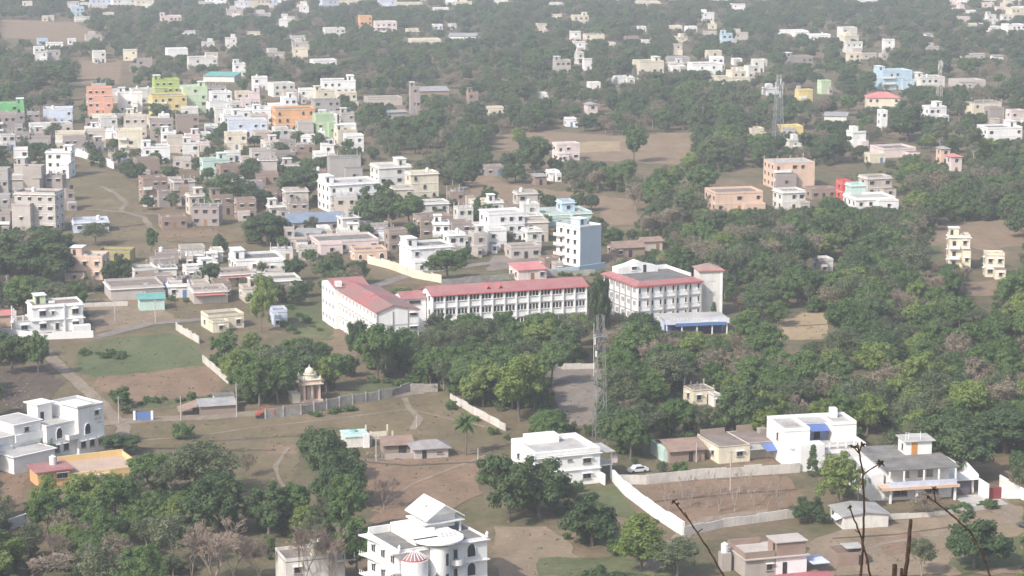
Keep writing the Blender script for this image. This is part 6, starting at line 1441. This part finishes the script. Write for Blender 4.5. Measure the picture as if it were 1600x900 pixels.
def scatter(name, F_, kinds, label, seed):
    pm = bpy.data.meshes.new(name); pm.from_pydata([(f[0], f[1], 0) for f in F_], [], [])
    fr2 = np.random.default_rng(seed); flatlist = [(k, j) for k in kinds for j in range(len(PROT[k]))]
    idx = [flatlist.index((f[2], int(fr2.integers(0, len(PROT[f[2]]))))) for f in F_]
    for nm, ty, val in (('idx','INT',idx),('rot','FLOAT',list(fr2.uniform(0,6.28,len(F_)))),('sc','FLOAT',[f[3] for f in F_])):
        a = pm.attributes.new(nm, ty, 'POINT'); a.data.foreach_set('value', val)
    wo = link(name, pm); tag(wo, label, name, kind='stuff')
    g = bpy.data.node_groups.new(name+'_scatter', 'GeometryNodeTree'); g.interface.new_socket('Geometry', in_out='INPUT', socket_type='NodeSocketGeometry'); g.interface.new_socket('Geometry', in_out='OUTPUT', socket_type='NodeSocketGeometry')
    gi = g.nodes.new('NodeGroupInput'); go = g.nodes.new('NodeGroupOutput'); jn = g.nodes.new('GeometryNodeJoinGeometry')
    for i, (k, j) in reversed(list(enumerate(flatlist))):
        jg = g.nodes.new('GeometryNodeJoinGeometry')
        for me in PROT[k][j][:2]:
            if me is None: continue
            n = g.nodes.new('GeometryNodeObjectInfo'); n.transform_space = 'ORIGINAL'; n.inputs['Object'].default_value = firsts[me.name]; g.links.new(n.outputs['Geometry'], jg.inputs[0])
        gt = g.nodes.new('GeometryNodeGeometryToInstance'); g.links.new(jg.outputs[0], gt.inputs[0]); g.links.new(gt.outputs[0], jn.inputs[0])
    iop = g.nodes.new('GeometryNodeInstanceOnPoints'); iop.inputs['Pick Instance'].default_value = True
    g.links.new(gi.outputs[0], iop.inputs['Points']); g.links.new(jn.outputs[0], iop.inputs['Instance'])
    def attr(nm, ty):
        n = g.nodes.new('GeometryNodeInputNamedAttribute'); n.data_type = ty; n.inputs['Name'].default_value = nm; return n.outputs['Attribute']
    g.links.new(attr('idx','INT'), iop.inputs['Instance Index'])
    cx_ = g.nodes.new('ShaderNodeCombineXYZ'); g.links.new(attr('rot','FLOAT'), cx_.inputs[2])
    er = g.nodes.new('FunctionNodeEulerToRotation'); g.links.new(cx_.outputs[0], er.inputs[0]); g.links.new(er.outputs[0], iop.inputs['Rotation'])
    g.links.new(attr('sc','FLOAT'), iop.inputs['Scale']); g.links.new(iop.outputs[0], go.inputs[0])
    wo.modifiers.new(name+'_scatter', 'NODES').node_group = g
scatter('woodland', far, kinds, 'hazy belt of mixed woodland between and beyond the houses', 4)
scatter('undergrowth', ug, ['bush','olivebush'], 'low scrub growing between and under the trees of the woods', 5)
print('FAR', len(far), 'UG', len(ug))

# dry grass tufts, weeds and stones on the near ground
def tufts(name, polys, n, mat, label, h=(.1,.3), w=.22):
    rr = np.random.default_rng(len(polys)*7+n); V = []; Fc = []; T = []
    for P in polys:
        xs = [p[0] for p in P]; ys = [p[1] for p in P]; k = 0; t = 0; G = [at(*p) for p in P]; ar = abs(sum(G[i-1].x*G[i].y-G[i].x*G[i-1].y for i in range(len(G))))/2; nn = int(min(1500, ar*n/10000.))
        while k < nn and t < nn*6:
            t += 1; x, yv = rr.uniform(min(xs), max(xs)), rr.uniform(min(ys), max(ys))
            if not inpoly(x, yv, P): continue
            c = at(x, yv); k += 1; tt = rr.uniform(0,1)
            for j in range(3):
                a = rr.uniform(0,6.28); ww = w*rr.uniform(.5,1.6); hh = rr.uniform(*h); b = len(V); ox, oy = rr.normal(0,.3,2)
                V += [(c.x+ox-ww*math.cos(a), c.y+oy-ww*math.sin(a), 0), (c.x+ox+ww*math.cos(a), c.y+oy+ww*math.sin(a), 0), (c.x+ox+rr.uniform(-.2,.2), c.y+oy+rr.uniform(-.2,.2), hh+.06)]; Fc.append((b,b+1,b+2)); T += [tt]*3
    me = bpy.data.meshes.new(name); me.from_pydata(V, [], Fc); me.materials.append(mat); a = me.attributes.new('tint','FLOAT','POINT'); a.data.foreach_set('value', T); me.update()
    tag(link(name, me), label, name.replace('_',' '), kind='stuff')
brown_f = [p for p in OPEN if max(q[1] for q in p) > 470]
tufts('dry_grass', brown_f, 330, LM['dry'], 'dry grass and weeds growing over the near fields')
tufts('green_weeds', brown_f+[[(840,872),(960,868),(1010,885),(1060,900),(836,900)],[(860,776),(960,758),(1020,818),(930,800)],[(104,272),(232,300),(228,352),(382,362),(300,402),(205,420),(112,338)]], 200, LM['olive'], 'green weeds in scattered patches over the fields', (.1,.4), .3)
# rubble on the reddish ground and by the brick huts
rr = random.Random(8); m = MB()
for (x0,x1,y0,y1,n) in ((1300,1420,850,895,90),(560,650,705,722,60),(0,50,600,640,60),(430,520,600,620,30),(1180,1260,880,900,30),(600,700,395,410,40),(470,560,395,402,30),(250,345,350,362,40)):
    for _ in range(n):
        c = at(rr.uniform(x0,x1), rr.uniform(y0,y1)); s = rr.uniform(.08,.32); m.quadbox([(c.x+sx*s*rr.uniform(.6,1.2), c.y+sy*s*rr.uniform(.6,1.2), z) for z in (-.05, s) for sx, sy in ((-1,-1),(1,-1),(1,1),(-1,1))])
tag(m.build('rubble', rough_mat('rubble_brick', (0.20,0.14,0.11), (0.34,0.28,0.24), 1.0)), 'broken bricks and stones scattered by the huts and walls', 'rubble', kind='stuff')

# ------------------------------------------------------------------ masts and poles
M_tower = flat('dull_grey_steel', (0.20,0.21,0.205), 0.7)
def mast(px, yb, hgt, wb, wt, label, mat, n=12, ant=None, leg=.09, br=.045):
    root = link('lattice_mast', None, loc=at(px, yb), rz=R(15)); tag(root, label, 'mast')
    lg = [(-1,-1),(1,-1),(1,1),(-1,1)]; wz = lambda z: (wb+(wt-wb)*z/hgt)/2
    for a, b in lg: MB().bar((a*wb/2,b*wb/2,-.3),(a*wt/2,b*wt/2,hgt),leg,leg*.8,5).build('leg', mat, root)
    for k in range(n):
        z0, z1 = hgt*k/n, hgt*(k+1)/n; m = MB()
        for i in range(4):
            (a,b),(c,d) = lg[i], lg[(i+1)%4]; w0, w1 = wz(z0), wz(z1)
            m.bar((a*w0,b*w0,z0),(c*w1,d*w1,z1),br,n=3); m.bar((c*w0,d*w0,z0),(a*w1,b*w1,z1),br,n=3); m.bar((a*w1,b*w1,z1),(c*w1,d*w1,z1),br,n=3)
        m.build('brace', mat, root)
    m = MB(); m.bar((wt/2+.05,0,0),(wt/2+.02,0,hgt),.04,n=4); m.build('ladder_rail', mat, root)
    for (z, dx, dy, h) in ant or ():
        MB().box(dx-.16,dx+.16,dy-.1,dy+.1,z,z+h).build('panel_antenna', M_tank, root)
    return root
r_ = mast(937, 704, 28.5, 2.7, 1.25, 'tall grey steel lattice tower behind the bright white house', M_tower, 8, [(22.5,-1.3,-.4,1.6),(20,-1.1,-.6,1.2)], .07, .034)
m = MB(); m.bar((-1.6,-.6,16),(-1.6,-.6,27),.05,n=4); m.bar((-1.6,-.6,17),(-.8,-.6,17),.04,n=4); m.bar((-1.6,-.6,24),(-.7,-.6,24),.04,n=4); m.build('whip_antenna', M_tank, r_)
m = MB(); m.box(-1.1,1.1,-1.2,-1.1,24.2,24.4).box(-1.1,1.1,1.1,1.2,24.2,24.4).box(-1.2,-1.1,-1.1,1.1,24.2,24.4); m.build('platform', M_steel, r_)
mast(1215, 242, 33, 4.6, 1.6, 'tall distant lattice mast with white panel antennas at upper right', M_steel, 12, [(27,-1.6,-.5,3),(27,1.5,-.5,3),(24,0,-1.2,2.5),(29.5,.3,-1,2),(24.5,1.6,0,2.6)], .10, .05)
mast(1467, 168, 23, 2.6, 1.2, 'smaller distant mast with dishes at the top in the upper right', wallmat('pinkgrey'), 9, [(19,-1.1,-.5,2.2),(20,1.0,-.5,2.2),(17,0,-.9,1.6),(21,0,-.8,2.2)], .10, .05)
POLES = '''
180 503 464|concrete pole in the dirt yard left of the court corner
243 504 466|concrete pole with a slim top at the back edge of the green court
186 661 617|left one of three poles along the dirt road by the blue gate
283 657 617|middle one of three poles along the dirt road in front of the hut
370 652 596|right one of three poles along the dirt road behind the hut
588 722 678|bare pole in front of the low lean-to in the middle field
651 668 648|short pole on the middle field right of the domed shrine
12 470 428|pole by the road at the left edge
230 432 404|thin pole behind the peach house
1341 782 752|thin pole beside the brick plot left of the grey roofed house
1498 742 686|tall pole in the wood right of the grey roofed house
1088 722 690|thin pole beside the brick shed
1141 768 700|pole at the wall in front of the cream house
1067 338 305|pole in the wood left of the long peach house
747 722 700|short stake at the end of the middle field
921 412 372|pole in front of the tall blue sided building
1503 446 422|pole below the cream three storey house
'''
for ln in POLES.strip().splitlines():
    a, lab = ln.split('|'); x, yb, yt = map(float, a.split()); s = scale_at(yb); h = (yb-yt)/s
    root = link('utility_pole', None, loc=at(x, yb)); tag(root, lab, 'pole'); MB().bar((0,0,-.2),(0,0,h),.16,.10,8).build('shaft', M_pole, root)
    if h > 4: MB().box(-.6,.6,-.05,.05,h-.5,h-.4).build('cross_arm', M_steel, root)

# ------------------------------------------------------------------ dry stalks on the slope just below the camera
def px3(x, y, d):
    u, v = (x-800)/F, (450-y)/F; return Vector((u*d, (cp+v*sp)*d, CH+(-sp+v*cp)*d))
def stalk(pts, d, w0, w1, label, buds=(), sides=()):
    P = [px3(x, y, d+i*.02) for i, (x, y) in enumerate(pts)]; gz = 118.3-.45*d; foot = Vector((P[0].x*1.0, P[0].y+.1, gz)); root = link('dry_stalk', None, loc=foot)
    tag(root, label, 'dry stalk'); P = [foot-Vector((0,0,.1))]+P; m = MB(); n = len(P); rr = random.Random(int(pts[0][0]))
    fine = []
    for a, b in zip(P, P[1:]):
        for j in range(5): fine.append(a.lerp(b, j/5)+Vector((rr.uniform(-1,1),rr.uniform(-1,1),rr.uniform(-1,1)))*.0012)
    fine.append(P[-1]); k = len(fine)
    for i in range(k-1):
        r0 = .62*(w0+(w1-w0)*i/(k-1)); m.bar(fine[i]-foot, fine[i+1]-foot, r0*(1.15 if i % 5 == 0 else 1), .62*(w0+(w1-w0)*(i+1)/(k-1)), 7)
    m.build('stem', M_stalk, root)
    for (x, y, r) in buds:
        c = px3(x, y, d+.05)-foot; b = MB()
        for q in range(9):
            v = Vector((rr.uniform(-1,1),rr.uniform(-1,1),rr.uniform(-.8,1))).normalized(); b.bar(c, c+v*r*rr.uniform(1.,1.9), r*.4, r*.1, 5)
        b.build('seed_head', M_stalk, root)
    for s_ in sides:
        b = MB(); Q = [px3(x, y, d+.03)-foot for x, y in s_]
        for a, c in zip(Q, Q[1:]): b.bar(a, c, w1*.6, w1*.42, 6)
        b.build('side_shoot', M_stalk, root)
stalk([(1160,960),(1130,897),(1105,855),(1078,815),(1054,785)], 5.0, .0042, .0026, 'dark dry stalk leaning left in front of the brick terrace house', [(1053,784,.005),(1060,787,.004)], [[(1076,812),(1070,800)],[(1090,832),(1098,826)]])
stalk([(1345,980),(1345,900),(1348,850),(1350,800),(1348,740),(1342,705)], 5.2, .0058, .0032, 'tallest dark dry stalk with a forked head left of the grey roofed house', [(1336,698,.006),(1348,695,.006),(1377,723,.008),(1330,697,.005)], [[(1342,708),(1335,700),(1329,697)],[(1342,708),(1346,696),(1346,691)],[(1348,742),(1362,732),(1376,724)],[(1342,708),(1340,692)]])
stalk([(1372,980),(1360,900),(1350,855),(1340,825),(1328,793)], 5.2, .0048, .0028, 'thin dry stalk crossing the tallest one', [(1328,792,.005)], [[(1344,834),(1336,828)]])
stalk([(1408,980),(1414,900),(1420,860),(1423,812)], 4.6, .0085, .0060, 'thick broken reddish dry stalk right of the tallest one')
stalk([(1552,980),(1548,905),(1535,865),(1515,830),(1480,798),(1452,778)], 5.0, .0050, .0030, 'long dry stalk arching in front of the bottom right tree', [(1459,763,.006),(1449,776,.004)], [[(1462,785),(1460,772),(1459,764)]])
stalk([(1398,980),(1398,930),(1398,882)], 4.4, .0085, .0075, 'short thick stub of dry stalk at the bottom edge')
stalk([(1406,980),(1407,930),(1409,888)], 4.5, .0060, .0045, 'shorter thin stub of dry stalk at the bottom edge')

# ------------------------------------------------------------------ haze
hm = bpy.data.materials.new('haze'); hm.use_nodes = True; n = hm.node_tree; n.nodes.clear()
out = n.nodes.new('ShaderNodeOutputMaterial'); pv = n.nodes.new('ShaderNodeVolumePrincipled'); n.links.new(pv.outputs[0], out.inputs['Volume'])
pv.inputs['Density'].default_value = 0.00024; pv.inputs['Color'].default_value = (0.93,0.95,1.0,1); pv.inputs['Anisotropy'].default_value = 0.1
hz = MB().box(-9300, 9300, -600, 9300, -2, 190).build('haze', hm); tag(hz, kind='stuff')
